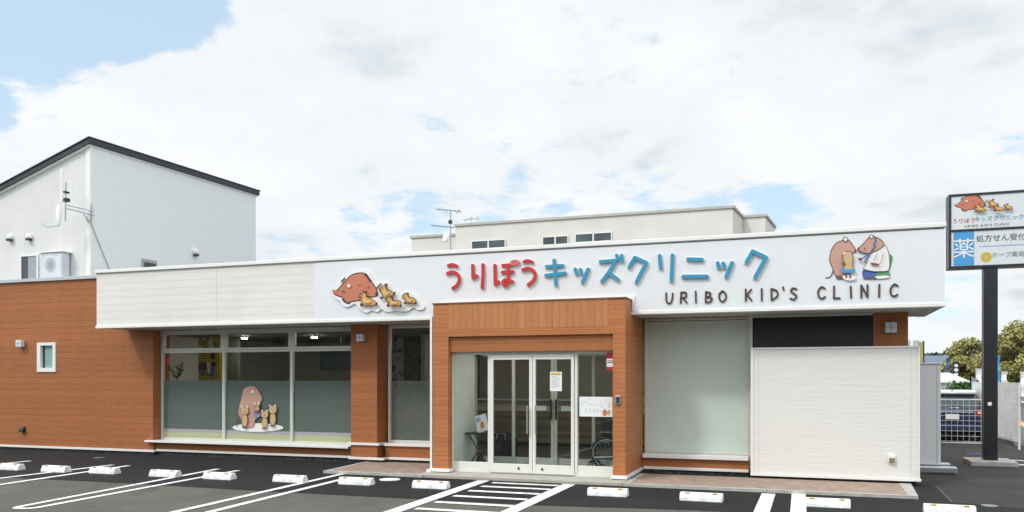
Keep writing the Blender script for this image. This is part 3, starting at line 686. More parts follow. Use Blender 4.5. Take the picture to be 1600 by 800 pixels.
def boar_family(root, E, backing=True, parts=True):
    e = E; bs = 0.0
    if backing:
        m = MB(); m.prism(smooth(e.P([(95, 350), (150, 300), (200, 240), (250, 170), (300, 165), (400, 90), (520, 75), (620, 85), (690, 180), (740, 250), (820, 245), (930, 250), (980, 330), (1060, 380), (1090, 430), (1150, 400), (1240, 385), (1330, 450), (1380, 520), (1450, 590), (1440, 640), (1360, 655), (1290, 620), (1220, 665), (1130, 680), (1040, 665), (960, 680), (870, 675), (820, 640), (760, 685), (680, 665), (600, 695), (540, 670), (470, 610), (430, 560), (330, 610), (260, 590), (215, 530), (140, 480), (105, 420)]), 3), e.Y - .032, e.Y - .008)
        m.build('backing', M_white, root); bs = .0325
    big = [(110, 365), (160, 370), (230, 300), (300, 220), (380, 145), (490, 112), (590, 125), (650, 200), (720, 300), (760, 380), (760, 440), (690, 465), (600, 460), (530, 510), (450, 520), (370, 535), (320, 555), (280, 510), (240, 465), (190, 450), (130, 420)]
    e.piece('boar', [(0, big, 'o', 1, .010), (1, [(250, 490), (320, 540), (370, 540), (350, 565), (300, 555), (255, 520)]), (2, [(105, 365), (150, 368), (175, 415), (140, 415), (115, 395)]),
                     (1, [(240, 240), (285, 190)], 's', .014), (1, [(755, 335), (820, 270)], 's', .012), (1, [(745, 390), (775, 400), (760, 450), (740, 440)]),
                     (1, [(575, 115), (620, 150), (665, 210), (655, 240), (620, 180), (580, 140)]), (3, [(335, 280), (375, 290), (365, 325), (335, 315)]),
                     (1, [(255, 375), (285, 375), (285, 390), (255, 390)]), (2, [(480, 250), (510, 255), (505, 285), (480, 280)]), (2, [(610, 280), (640, 285), (635, 315), (610, 305)]), (2, [(535, 330), (565, 335), (560, 360), (535, 355)])],
            [M_boar, M_out, M_pink, M_white], bs)
    def piglet(pts, feet, ear, b2):
        hx = sum(q[0] for q in pts[:3]) / 3 + 14; hy = sum(q[1] for q in pts[:3]) / 3 + 22
        hd = [(hx + 44 * math.cos(q) - (12 if k == 3 else 0), hy + 36 * math.sin(q) + (10 if k in (3, 4) else 0)) for k, q in enumerate([k * .785 for k in range(8)])]
        lay = [(1, f) for f in feet] + [(0, pts, 'o', 1, .0065), (0, [(hx - 34, hy - 20), (hx - 26, hy - 52), (hx - 6, hy - 32)], 'F'), (0, [(hx + 8, hy - 32), (hx + 28, hy - 54), (hx + 34, hy - 22)], 'F'), (0, hd, 'o', 1, .006), (1, [(hx - 16, hy - 6), (hx - 8, hy - 6), (hx - 8, hy + 3), (hx - 16, hy + 3)], 'F'), (3, [(hx - 44, hy + 2), (hx - 30, hy + 2), (hx - 32, hy + 16), (hx - 44, hy + 14)])] + [(1, ear), (2, [(p[0] * .5 + sum(q[0] for q in pts) / len(pts) * .5, p[1] * .5 + sum(q[1] for q in pts) / len(pts) * .5 + 8) for p in pts])]
        e.piece('piglet', lay, [M_pig, M_out, plain('piglet stripe', (.66, .42, .15), .5), M_pink], b2)
    b2 = bs + .046
    piglet([(520, 440), (570, 405), (620, 420), (640, 470), (700, 500), (760, 540), (750, 575), (690, 595), (600, 590), (560, 560), (530, 500)], [[(530, 560), (570, 570), (560, 605), (530, 600)], [(755, 540), (785, 560), (770, 590), (745, 580)]], [(600, 390), (640, 385), (640, 410), (610, 405)], b2)
    piglet([(805, 350), (860, 310), (920, 300), (940, 360), (1000, 390), (1020, 430), (980, 450), (940, 490), (880, 480), (845, 430), (820, 390)], [[(820, 460), (865, 475), (850, 500), (820, 490)], [(1005, 420), (1035, 390), (1045, 400), (1030, 450)]], [(890, 280), (935, 275), (940, 300), (910, 300)], b2)
    piglet([(920, 510), (960, 470), (1010, 480), (1040, 520), (1100, 520), (1145, 550), (1130, 590), (1070, 605), (980, 600), (950, 560)], [[(935, 575), (975, 580), (970, 615), (935, 610)], [(1120, 575), (1150, 580), (1140, 620), (1110, 600)]], [(1000, 465), (1030, 460), (1030, 495), (1005, 490)], b2 + .04)
    piglet([(1145, 460), (1180, 420), (1230, 425), (1250, 465), (1310, 480), (1345, 520), (1330, 555), (1270, 565), (1210, 550), (1190, 510)], [[(1170, 540), (1210, 545), (1200, 575), (1170, 565)], [(1325, 530), (1355, 530), (1345, 575), (1315, 560)]], [(1215, 405), (1250, 410), (1245, 435), (1220, 425)], b2)
ex, ez = pl(592, 460, YS)
em = thing('boar_family_emblem', 'raised cut-out emblem of a brown boar followed by four piglets on the fascia', 'emblem', (ex, YS, ez))
boar_family(em, Emb(em, 510, 415, 9.41, YS))
# boar mother and child with a boar doctor
em2 = thing('boar_doctor_emblem', 'printed picture of boar mother with child facing a boar doctor in white coat', 'emblem', (pl(1345, 405, YS)[0], YS, 3.6))
e = Emb(em2, 1280, 360, 9.41, YS)
e.piece('mother_boar', [(0, [(345, 150), (430, 140), (480, 200), (540, 290), (520, 330), (480, 345), (470, 430), (480, 520), (430, 620), (360, 670), (250, 680), (220, 620), (190, 540), (155, 450), (165, 340), (200, 250), (260, 180)], 'o', 1, .007),
        (1, [(205, 590), (180, 660), (140, 695), (100, 695)], 's', .009), (1, [(245, 670), (350, 665), (360, 715), (270, 720)]), (2, [(355, 115), (385, 100), (420, 130), (395, 165), (360, 150)], 'o', 1, .006), (1, [(520, 285), (545, 290), (530, 320), (515, 315)])], [M_boarp, M_outp, M_white], .001)
e.piece('child_boar', [(3, [(350, 670), (520, 670), (530, 720), (440, 740), (360, 715)]), (1, [(385, 640), (400, 690)], 's', .014), (1, [(450, 640), (455, 690)], 's', .014), (0, [(355, 340), (420, 310), (480, 340), (495, 430), (485, 500), (500, 570), (430, 590), (360, 570), (370, 500), (350, 420)], 'o', 1, .006),
        (2, [(320, 570), (420, 580), (520, 570), (515, 620), (420, 630), (325, 615)]), (3, [(355, 330), (375, 325), (380, 355), (358, 360)]), (1, [(330, 480), (375, 475), (385, 510), (340, 520)])], [M_pigp, M_outp, M_sky, M_white], .03)
e.piece('doctor_boar', [(3, [(1020, 355), (1080, 390), (1070, 470), (1040, 560), (1015, 560)]), (2, [(645, 580), (830, 590), (1010, 590), (1000, 640), (840, 660), (830, 705), (660, 705)]), (3, [(830, 640), (1000, 600), (1040, 660), (900, 680)]), (4, [(830, 670), (1000, 660), (1040, 690), (960, 710), (830, 715)], 'o', 1, .004), (1, [(655, 690), (830, 695), (825, 718), (665, 715)]),
        (4, [(760, 340), (850, 300), (950, 225), (1000, 280), (1030, 400), (1020, 580), (900, 605), (760, 600), (650, 560), (700, 480), (660, 450), (700, 400)], 'o', 1, .005),
        (0, [(565, 270), (620, 230), (700, 140), (760, 80), (820, 100), (900, 140), (950, 215), (880, 280), (790, 320), (720, 340), (630, 325), (575, 305)], 'o', 1, .007),
        (4, [(735, 90), (770, 70), (790, 100), (765, 125)], 'o', 1, .005), (2, [(815, 100), (830, 160), (800, 210), (820, 240), (770, 300)], 's', .010), (2, [(770, 310), (720, 390), (690, 450)], 's', .010), (2, [(700, 370), (600, 440)], 's', .010), (1, [(570, 410), (620, 415), (625, 450), (585, 450)]),
        (1, [(760, 480), (870, 500), (860, 525), (765, 510)]), (1, [(655, 260), (675, 260), (675, 280), (655, 280)]), (1, [(565, 265), (590, 270), (585, 300), (570, 295)]), (1, [(850, 350), (800, 450)], 's', .004), (1, [(940, 350), (900, 480), (850, 520)], 's', .004)], [M_boarp, M_outp, M_mid, M_green, M_white], .001)
# sticker on the middle window bay
YG = YW + .026
em3 = thing('boar_sticker', 'sticker of a seated boar with small piglets on the frosted middle window bay', 'sticker', (pl(402, 640, YG)[0], YG, .75))
e = Emb(em3, 355, 590, 8.42, YG)
e.piece('white_base', [(0, [(70, 655), (150, 620), (400, 600), (650, 620), (740, 660), (650, 695), (400, 715), (150, 695)])], [M_white], 0)
e.piece('boar', [(0, [(240, 130), (340, 110), (400, 150), (440, 220), (465, 280), (440, 330), (430, 420), (440, 500), (370, 560), (350, 650), (220, 660), (190, 560), (150, 480), (160, 370), (190, 260), (205, 180)], 'o', 1, .006), (2, [(315, 165), (350, 160), (355, 205), (320, 205)], 'o', 1, .005), (1, [(160, 520), (130, 570), (135, 640)], 's', .01), (3, [(350, 460), (410, 450), (440, 500), (390, 530), (350, 500)])], [M_boarp, M_outp, M_white, plain('lilac cloth', (.25, .24, .42), .5)], .004)
for pts in ([(200, 400), (250, 385), (290, 420), (285, 500), (290, 600), (260, 650), (210, 640), (195, 560), (200, 480)], [(365, 370), (400, 340), (440, 350), (430, 430), (390, 440)], [(465, 470), (510, 440), (550, 470), (545, 560), (550, 640), (500, 665), (465, 640), (460, 540)], [(565, 390), (580, 370), (640, 370), (660, 400), (655, 500), (660, 610), (610, 630), (570, 610), (570, 480)]):
    x = [p[0] for p in pts]; y = [p[1] for p in pts]; cx = sum(x) / len(x); y1 = max(y); y0 = min(y)
    hd = [(cx + (max(x) - min(x)) * .56 * math.cos(q), y0 + (y1 - y0) * .2 + (y1 - y0) * .2 * math.sin(q)) for q in [k * .785 for k in range(8)]]
    bd = [(cx + (max(x) - min(x)) * .40 * math.cos(q), y0 + (y1 - y0) * .66 + (y1 - y0) * .34 * math.sin(q)) for q in [k * .785 for k in range(8)]]
    e.piece('piglet', [(0, bd, 'o', 1, .005), (0, hd, 'o', 1, .005), (1, [(cx - 4, y0 + (y1 - y0) * .22), (cx + 6, y0 + (y1 - y0) * .22), (cx + 6, y0 + (y1 - y0) * .27), (cx - 4, y0 + (y1 - y0) * .27)]), (2, [(min(x), y0 - 15), (min(x) + 25, y0 - 12), (min(x) + 22, y0 + 25)], 'F'), (2, [(max(x) - 25, y0 - 12), (max(x), y0 - 15), (max(x) - 5, y0 + 25)], 'F'), (1, [(cx - 20, y1 - 10), (cx + 20, y1 - 10), (cx + 22, y1 + 12), (cx - 22, y1 + 12)])], [M_pigp, M_outp, M_white], .032)

# ------------------------------------------------------------------ fixtures on the clinic
def wall_lamp(px, py, Y, label, s=.13):
    x, z = pl(px, py, Y); t = thing('wall_lamp', label, 'wall lamp', (x, Y, z - s), 'square wall lamps on the clinic')
    MB().box(x - s * .8, x + s * .8, Y - .03, Y - .001, z - s * .8, z + s * .8).build('back_plate', M_grey, t)
    MB().box(x - s, x + s, Y - .14, Y - .031, z - s, z + s).build('lamp_cover', M_lamp, t, .012)
    MB().box(x - s * .7, x + s * .7, Y - .144, Y - .1405, z - .006, z + .006).box(x - .006, x + .006, Y - .1475, Y - .1445, z - s * .7, z + s * .7).build('cross_bar', M_grey, t)
wall_lamp(36, 537, YB, 'grey square wall lamp left of the small window', .085)
wall_lamp(567, 528, 14.96, 'pale square wall lamp near the top of the brown pillar', .075)
wall_lamp(1391, 512, YW - .02, 'pale square wall lamp on the brown wall above the white block', .09)
x, z = pl(37, 671, YB)
single('wall_vent', MB().prism([(YB - .09, z - .06), (YB - .001, z - .06), (YB - .001, z + .07), (YB - .05, z + .06), (YB - .085, z)], x - .06, x + .06, 'x'), M_dark, 'small dark vent hood low on the brown left wing wall', 'vent')
x, z = pl(1393, 716, 14.75)
t = thing('power_socket', 'small beige outdoor socket cover low on the white wall block', 'socket', (x, 14.75, z - .06))
MB().box(x - .055, x + .055, 14.70, 14.748, z - .06, z + .06).build('cover', M_white, t, .006); MB().box(x - .04, x + .04, 14.68, 14.699, z - .055, z + .01).build('flap', plain('brown flap', (.22, .18, .10), .5), t, .004)
x, z = pl(966, 625, YP)
t = thing('intercom', 'black and silver intercom on the right porch post', 'intercom', (x, YP, z - .08))
MB().box(x - .045, x + .045, YP - .03, YP - .001, z - .075, z + .075).build('frame', M_steel, t, .006); MB().box(x - .027, x + .027, YP - .034, YP - .0305, z - .055, z + .05).build('face', M_dark, t)
# notices on the glass
def board(name, px0, py0, px1, py1, Y, label, cat, draw, mat=M_paper):
    x0, z1 = pl(px0, py0, Y); x1, _ = pl(px1, py0, Y); _, z0 = pl((px0 + px1) / 2, py1, Y)
    z1 = pl((px0 + px1) / 2, (py0), Y)[1]
    t = thing(name, label, cat, ((x0 + x1) / 2, Y, z0)); MB().box(x0, x1, Y - .006, Y - .001, z0, z1).build('sheet', mat, t)
    draw(t, x0, x1, z0, z1, Y - .006); return t
def d1(t, x0, x1, z0, z1, y):
    w, h = x1 - x0, z1 - z0; MB().box(x0 + .06 * w, x1 - .08 * w, y - .002, y, z1 - .17 * h, z1 - .05 * h).build('yellow_heading', M_gold, t)
    m = MB(); r = random.Random(1)
    for k in range(9): m.box(x0 + .12 * w, x0 + w * r.uniform(.6, .9), y - .002, y, z1 - h * (.25 + .07 * k), z1 - h * (.235 + .07 * k))
    m.build('text_lines', M_grey, t)
board('door_notice', 859.5, 581, 878, 611, YD - .04, 'white notice with yellow heading taped inside the right entrance door', 'notice', d1)
def d2(t, x0, x1, z0, z1, y):
    w, h = x1 - x0, z1 - z0; m = MB(); r = random.Random(2)
    for k in range(6):
        for j in range(8):
            if r.random() < .6: m.box(x0 + w * (.06 + .115 * j), x0 + w * (.06 + .115 * j + r.uniform(.03, .08)), y - .002, y, z1 - h * (.16 + .12 * k), z1 - h * (.13 + .12 * k))
    m.build('timetable_lines', plain('pale grey ink', (.4, .43, .44), .6), t)
    m = MB(); m.prism(ellipse(x0 + w * .77, z0 + h * .2, .04, .055), y - .002, y); m.mi = 1; m.prism(ellipse(x0 + w * .89, z0 + h * .21, .032, .05), y - .002, y); m.build('picture', [M_boar, M_pigp], t)
board('timetable_board', 905.5, 620, 957, 651, YD - .03, 'white timetable board hanging on the right side glass of the entrance', 'board', d2)
def d3(t, x0, x1, z0, z1, y):
    w, h = x1 - x0, z1 - z0; MB().box(x0, x1, y - .002, y, z1 - h * .35, z1).build('red_block', M_red, t); MB().box(x0 + .01, x1 - .01, y - .002, y, z0 + h * .42, z0 + h * .47).box(x0 + .01, x1 - .01, y - .002, y, z0 + h * .52, z0 + h * .55).build('text_lines', M_dark, t)
    MB().box(x0, x1, y - .002, y, z0, z0 + h * .18).build('red_block', M_red, t)
board('red_sticker', 948, 551, 959, 578, YD - .01, 'red and white vertical sticker at the top right of the entrance glass', 'sticker', d3)
def d4(t, x0, x1, z0, z1, y):
    MB().box(x0 + .03, x1 - .03, y - .002, y, z0 + .05, z1 - .05).build('picture', plain('dim picture', (.12, .16, .2), .5, var=.5, nsc=20), t)
    MB().prism(ellipse((x0 + x1) / 2, (z0 + z1) / 2, .03, .07), y - .004, y - .0022).build('red_figure', M_boar, t)
board('wall_poster', 722.5, 588, 731.5, 613, 14.6, 'small framed poster on the pale left wall of the entrance vestibule', 'poster', d4)
x, z = pl(261, 564, YW + .02)
single('red_sticker', MB().box(x - .05, x + .05, YW + .015, YW + .024, z - .06, z + .06), M_red, 'small red square sticker in the top left corner of the left window', 'sticker')
# ------------------------------------------------------------------ things inside
fx = pl(752, 700, 14.6)[0]
ft = thing('folding_table', 'small black folding table with crossed legs behind the left side glass', 'table', (fx, 14.6, .06))
tz = .72; MB().box(fx - .27, fx + .27, 14.42, 14.78, tz - .02, tz + .01).build('tabletop', M_blackm, ft, .004)
for yy in (14.46, 14.74):
    for s in (-1, 1): MB().tube([(fx - s * .22, yy + s * .012, .07), (fx + s * .2, yy + s * .012, tz - .02)], .012).build('leg', M_blackm, ft)
bk = thing('picture_book', 'white picture book with orange drawing propped on the folding table', 'book', (fx + .02, 14.6, tz + .01))
m = MB(); m.xf = Matrix.Translation((fx + .03, 14.6, tz + .02)) @ Matrix.Rotation(R(-18), 4, 'Y') @ Matrix.Rotation(R(-15), 4, 'X')
m.box(-.11, .13, -.01, .01, 0, .34); m.build('cover', M_paper, bk, .003)
m2 = MB(); m2.xf = m.xf; m2.prism(ellipse(.02, .13, .04, .07), -.014, -.0105); m2.mi = 1; m2.prism(ellipse(-.04, .26, .05, .05), -.014, -.0105); m2.build('drawing', [M_orange, M_stripe], bk)
lx, _ = pl(786, 700, 16.1)
lg = thing('black_bag', 'black bag standing on the floor behind the left entrance door', 'bag', (lx, 16.1, .06))
MB().box(lx - .28, lx + .28, 16.0, 16.25, .07, .55).ell((lx, 16.12, .55), (.22, .11, .12)).build('body', plain('black nylon', (.015, .016, .02), .6), lg, .05)
MB().tube([(lx - .1, 15.98, .5), (lx - .08, 15.97, .62), (lx + .08, 15.97, .62), (lx + .1, 15.98, .5)], .012).build('handle', M_grey, lg)
# wheelchair
wx = pl(945, 700, 14.9)[0]; wc = thing('wheelchair', 'folded black wheelchair parked behind the right side glass', 'wheelchair', (wx, 15.05, .06))
def wheel(parent, cx, cy, cz, r, tr, spokes, axis, name='wheel'):
    m = MB(); n = 28
    def q(a, rr): return (cx + rr * math.cos(a), cy, cz + rr * math.sin(a))
    m.tube([q(2 * math.pi * k / n, r) for k in range(n + 1)], tr, 6); w = m.build(name, M_tyre, parent)
    s = MB(); s.tube([q(2 * math.pi * k / n, r * .88) for k in range(n + 1)], tr * .45, 6)
    for k in range(spokes): s.tube([q(2 * math.pi * k / spokes, .02), q(2 * math.pi * k / spokes, r * .97)], .003, 4)
    s.build('rim', M_steel, w); return w
wheel(wc, wx + .03, 14.92, .37, .29, .018, 14, 0); wheel(wc, wx + .03, 15.2, .37, .29, .018, 14, 0)
wheel(wc, wx - .24, 14.94, .15, .075, .016, 6, 0, 'caster'); wheel(wc, wx - .24, 15.18, .15, .075, .016, 6, 0, 'caster')
m = MB()
for yy in (14.98, 15.14):
    m.tube([(wx - .28, yy, .14), (wx - .26, yy, .55), (wx + .02, yy, .58), (wx + .12, yy, .55), (wx + .14, yy, 1.0), (wx + .24, yy, 1.02)], .014); m.tube([(wx - .25, yy, .28), (wx + .13, yy, .3)], .012); m.tube([(wx - .1, yy, .76), (wx + .13, yy, .76)], .012)
m.build('frame', M_steel, wc)
MB().box(wx - .2, wx + .1, 14.99, 15.13, .5, .62).build('seat', M_dark, wc, .02); MB().box(wx - .1, wx + .14, 14.97, 15.15, .68, 1.02).build('backrest', M_dark, wc, .04)
# waiting room
def plant(name, x, y, z, h, n, label, pot, spread=.25, lw=.05):
    t = thing(name, label, 'plant', (x, y, z)); r = random.Random(int(h * 100))
    m = MB(); m.tube([(x, y, z), (x, y, z + h * .28)], .09, 14, .12); m.build('pot', pot, t)
    m = MB(); st = MB()
    for k in range(n):
        a = r.uniform(0, 6.28); L_ = h * r.uniform(.35, .75); e0 = Vector((x, y, z + h * .28)); tip = e0 + Vector((math.cos(a) * spread * r.uniform(.4, 1), math.sin(a) * spread * .6, L_))
        st.tube([e0, (e0 + tip) / 2 + Vector((0, 0, .03)), tip], .004, 4)
        for j in range(7):
            c = e0.lerp(tip, .35 + .65 * j / 6); d = Vector((r.uniform(-1, 1), r.uniform(-1, 1), r.uniform(-.3, .6))).normalized() * lw * r.uniform(.8, 1.5); s = d.cross(Vector((r.uniform(-1, 1), r.uniform(-1, 1), r.uniform(-1, 1)))).normalized() * lw * .35
            m.add([c, c + d * .5 + s, c + d, c + d * .5 - s], [(0, 1, 2, 3)])
    m.build('foliage', M_leaf, t); st.build('stems', M_leaf, t)
bench = thing('waiting_bench', 'low cream bench running along the inside of the wide left window', 'bench', (-11.4, 15.8, .06))
MB().box(-13.7, -9.0, 15.55, 15.95, .36, .46).build('seat', M_skin, bench, .02)
for q in (-13.5, -11.4, -9.2): MB().box(q - .03, q + .03, 15.6, 15.9, .06, .36).build('leg', M_int, bench)
sh = thing('wall_shelf', 'pale shelf inside the left window carrying the small plant', 'shelf', (-13.6, 15.8, 1.3)) if False else None
plant('potted_plant', pl(277, 590, 15.75)[0], 15.75, 1.55, .62, 12, 'small leafy pot plant inside the left bay of the wide window', M_paper, .26, .06)
MB_sh = thing('plant_stand', 'slim dark stand under the pot plant in the left window bay', 'stand', (pl(277, 590, 15.75)[0], 15.75, .06)); xx = pl(277, 590, 15.75)[0]
MB().box(xx - .2, xx + .2, 15.6, 15.9, 1.5, 1.549).build('top', M_dark, MB_sh)
for a, b in ((-1, -1), (1, -1), (-1, 1), (1, 1)): MB().tube([(xx + a * .17, 15.75 + b * .12, .06), (xx + a * .17, 15.75 + b * .12, 1.5)], .012).build('leg', M_dark, MB_sh)
plant('potted_plant', pl(628, 600, 16.3)[0], 16.3, .06, 2.5, 16, 'tall dark-leaved pot plant behind the narrow window beside the pillar', M_dark, .5, .13)
x, _ = pl(648, 655, 15.7); m = MB(); m.ell((x, 15.6, .95), (.1, .1, .17)); single('red_toy', m, plain('red toy', (.7, .03, .06), .4), 'red rounded toy blurred behind the frosted narrow window', 'toy')
x, _ = pl(630, 683, 15.6); m = MB(); m.ell((x, 15.58, .56), (.22, .16, .08)); single('orange_bowl', m, M_orange, 'orange bowl-shaped toy low behind the frosted narrow window', 'toy')
nb = thing('notice_board', 'yellow notice board crowded with cards on the waiting room wall', 'notice board', (pl(328, 560, 17.2)[0], 17.2, 1.6))
x0, z1 = pl(310, 512, 17.2); x1, z0 = pl(346, 592, 17.2); MB().box(x0, x1, 17.16, 17.2, z0 - .2, z1).build('board', M_yelp, nb)
m = MB(); r = random.Random(5)
for k in range(16): a, b = r.uniform(x0 + .05, x1 - .2), r.uniform(z0, z1 - .25); m.mi = k % 3; m.box(a, a + r.uniform(.08, .16), 17.15 - k * .0006, 17.159 - k * .0006, b, b + r.uniform(.1, .2))
m.build('cards', [M_paper, M_dark, M_mid], nb)
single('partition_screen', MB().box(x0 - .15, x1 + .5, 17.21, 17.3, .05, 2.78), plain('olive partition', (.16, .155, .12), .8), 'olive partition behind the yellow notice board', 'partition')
tvx, tvz = pl(526, 562, 17.2); tv = thing('television', 'black wall television high inside the right bay of the wide window', 'television', (tvx, 17.2, tvz - .3))
MB().box(tvx - .44, tvx + .44, 17.15, 17.2, tvz - .26, tvz + .26).build('frame', M_dark, tv, .005); MB().box(tvx - .41, tvx + .41, 17.145, 17.149, tvz - .23, tvz + .23).build('screen', M_carg, tv)
MB().tube([(tvx, 17.2, tvz), (tvx, 17.4, tvz), (tvx, 17.4, 2.8)], .02).build('bracket', M_dark, tv)
# blind inside right window top shadow pieces are left to the frosted film

# ------------------------------------------------------------------ wheel stops
def make_stop():
    t = thing('wheel_stop', '', 'wheel stop', (0, 0, .004), 'concrete wheel stops along the clinic front')
    m = MB(); m.prism([(-.095, 0), (.095, 0), (.085, .05), (.05, .118), (-.05, .118), (-.085, .05)], -.3, .3, 'x'); m.v = [v + Vector((0, 0, .004)) for v in m.v]; m.build('block', M_stopc, t, .012)
    for s in (-1, 1): MB().box(s * .19 - .035, s * .19 + .035, -.066, -.03, .116, .127).build('reflector', M_yel, t, .003)
    return t
stops = [(10, 735, 'wheel stop at the far left edge, cut off by the frame'), (82, 738.5, 'wheel stop directly below the small white-framed window'), (158, 741, 'wheel stop before the plain brown wall, second right of small window'),
 (253, 746, 'wheel stop in front of the brown corner where the wide window begins'), (338, 750, 'wheel stop standing on the looped double bay line'), (449, 754.5, 'wheel stop in front of the right bay of the wide window'),
 (553, 758.5, 'wheel stop in front of the brown pillar, touching a double line'), (670, 764.5, 'wheel stop beside the hatched walkway, left of the entrance'), (948, 776.5, 'wheel stop right of the hatched walkway, before the porch post'),
 (1095, 784.5, 'wheel stop in front of the fully frosted window'), (1292, 794, 'wheel stop joined to the thick bay line before the white wall block'), (1485, 805, 'wheel stop at the bottom right corner near the sign pole')]
st0 = make_stop(); rr = random.Random(4)
for i, (px, py, lab) in enumerate(stops):
    o = st0 if i == 0 else copy_tree(st0); x, y = gp(px, py); o.location = (x, y + .085, .004); o.rotation_euler.z = R(rr.uniform(-1.5, 1.5)); o['label'] = ('pale concrete ' + lab)

# ------------------------------------------------------------------ white and grey house (left)
HXc = -20.0; HYc = 19.0
house = thing('house', 'tall white and grey house with black sloping roof behind the left wing', 'house', (HXc - 5, 23, 0))
zc = CH + 364 * (19.0 / (CT + (140 - 800) / F * ST)) / F
slope = (zc - pl(0, 303, HYc)[1]) / (HXc - pl(0, 303, HYc)[0]); xw = 9.0; yb = 26.9; zb = zc + .16
def hz(x): return zc + (x - HXc) * slope
m = MB(); m.prism([(HXc - xw, 0), (HXc - .154, 0), (HXc - .154, zc), (HXc - xw, hz(HXc - xw))], HYc, HYc + .15); m.build('wall', M_housew, house)['label'] = 'white front wall with upright siding'
m = MB(); m.prism([(HYc + .004, 0), (yb, 0), (yb, zb), (HYc + .004, zc)], HXc - .15, HXc, 'x'); m.build('wall', M_stucco, house)['label'] = 'grey stucco side wall'
MB().box(HXc - xw, HXc - .15, yb - .15, yb, 0, 5).build('wall', M_stucco, house)
MB().box(HXc - .17, HXc + .012, HYc - .02, HYc + .06, 0, zc - .03).build('corner_trim', M_white, house)
# roof slab, sloping down to the left, slightly rising to the back
def slab(x0, x1, y0, y1, t0, t1):
    vs = [(x, y, hz(x) + (zb - zc) * (y - HYc) / (yb - HYc) + t - .03) for t in (t0, t1) for y in (y0, y1) for x in (x0, x1)]
    return MB().add(vs, [(0, 2, 3, 1), (4, 5, 7, 6), (0, 1, 5, 4), (2, 6, 7, 3), (0, 4, 6, 2), (1, 3, 7, 5)])
MB().tube([(HXc - 7.2, HYc - .06, 0), (HXc - 7.2, HYc - .06, hz(HXc - 7.2) - .1)], .04).build('downpipe', M_white, house)
rf = slab(HXc - xw - .3, HXc + .09, HYc - .14, yb + .12, .05, .20).build('roof', M_roof, house)
slab(HXc - xw - .32, HXc + .11, HYc - .17, yb + .15, .201, .235).build('roof_edge', M_roof, rf); slab(HXc - xw - .2, HXc + .03, HYc - .09, yb + .05, .0, .049).build('eave_board', M_white, rf)
def hwin(px0, py0, px1, py1, sash=True):
    x0, z1 = pl(px0, py0, HYc); x1, _ = pl(px1, py0, HYc); z0 = pl(px0, py1, HYc)[1]
    f = MB().box(x0, x0 + .05, HYc - .05, HYc, z0, z1).box(x1 - .05, x1, HYc - .05, HYc, z0, z1).box(x0 + .05, x1 - .05, HYc - .05, HYc, z1 - .05, z1).box(x0 + .05, x1 - .05, HYc - .05, HYc, z0, z0 + .05).build('window', M_white, house)
    MB().box(x0 + .05, x1 - .05, HYc - .02, HYc - .005, z0 + .05, z1 - .05).build('pane', M_carg, f)
    MB().box(x0 + .32, x1 - .06, HYc - .03, HYc - .021, z0 + .05, z1 - .06).build('curtain', plain('grey curtain', (.3, .34, .36), .7), f)
hwin(33, 399, 61, 450)
# balcony unit (heat pump) in front of the wall
x0, z1 = pl(63, 396, HYc - .35); x1 = pl(96, 396, HYc - .35)[0]
hp = thing('heat_pump', 'pale outdoor heat pump unit beside the upper window of the white house', 'heat pump', ((x0 + x1) / 2, HYc - .2, z1 - 1.0))
MB().box(x0, x1, HYc - .35, HYc - .06, z1 - .95, z1).build('casing', plain('unit casing', (.60, .65, .68), .4), hp, .015)
cx = (x0 + x1) / 2 - .02; cz = z1 - .36
MB().prism(ellipse(cx, cz, .2, .2), HYc - .358, HYc - .351).build('fan_grille', plain('grille grey', (.42, .46, .48), .5), hp); MB().prism(ellipse(cx, cz, .1, .1), HYc - .364, HYc - .359).build('fan_hub', M_grey, hp)
MB().box(x0 - .06, x1 + .05, HYc - .4, HYc - .002, z1 + .01, z1 + .04).build('top_cover', M_white, hp)
MB().tube([(x0, HYc - .03, z1 - .95), (x0, HYc - .03, z1 - 1.4)], .03).tube([(x1, HYc - .03, z1 - .95), (x1, HYc - .03, z1 - 1.4)], .03).build('bracket', M_steel, hp)
x, z = pl(101, 392, HYc); single('pipe_cover', MB().box(x - .07, x + .07, HYc - .09, HYc - .002, z - 2, z), M_white, 'white upright pipe cover right of the heat pump on the house', 'pipe cover', bevel=.02)
for px, py, lab in ((18, 371, 'round white vent cap on the house wall, left of the pair'), (48, 370, 'round white vent cap on the house wall, above the heat pump')):
    x, z = pl(px, py, HYc); t = thing('vent_cap', lab, 'vent', (x, HYc, z - .1), 'white vent caps on the house')
    m = MB(); m.ell((x, HYc - .05, z), (.1, .09, .1)); m.build('cap', M_white, t); MB().box(x - .075, x + .075, HYc - .13, HYc - .02, z - .12, z - .06).build('opening', M_dark, t)
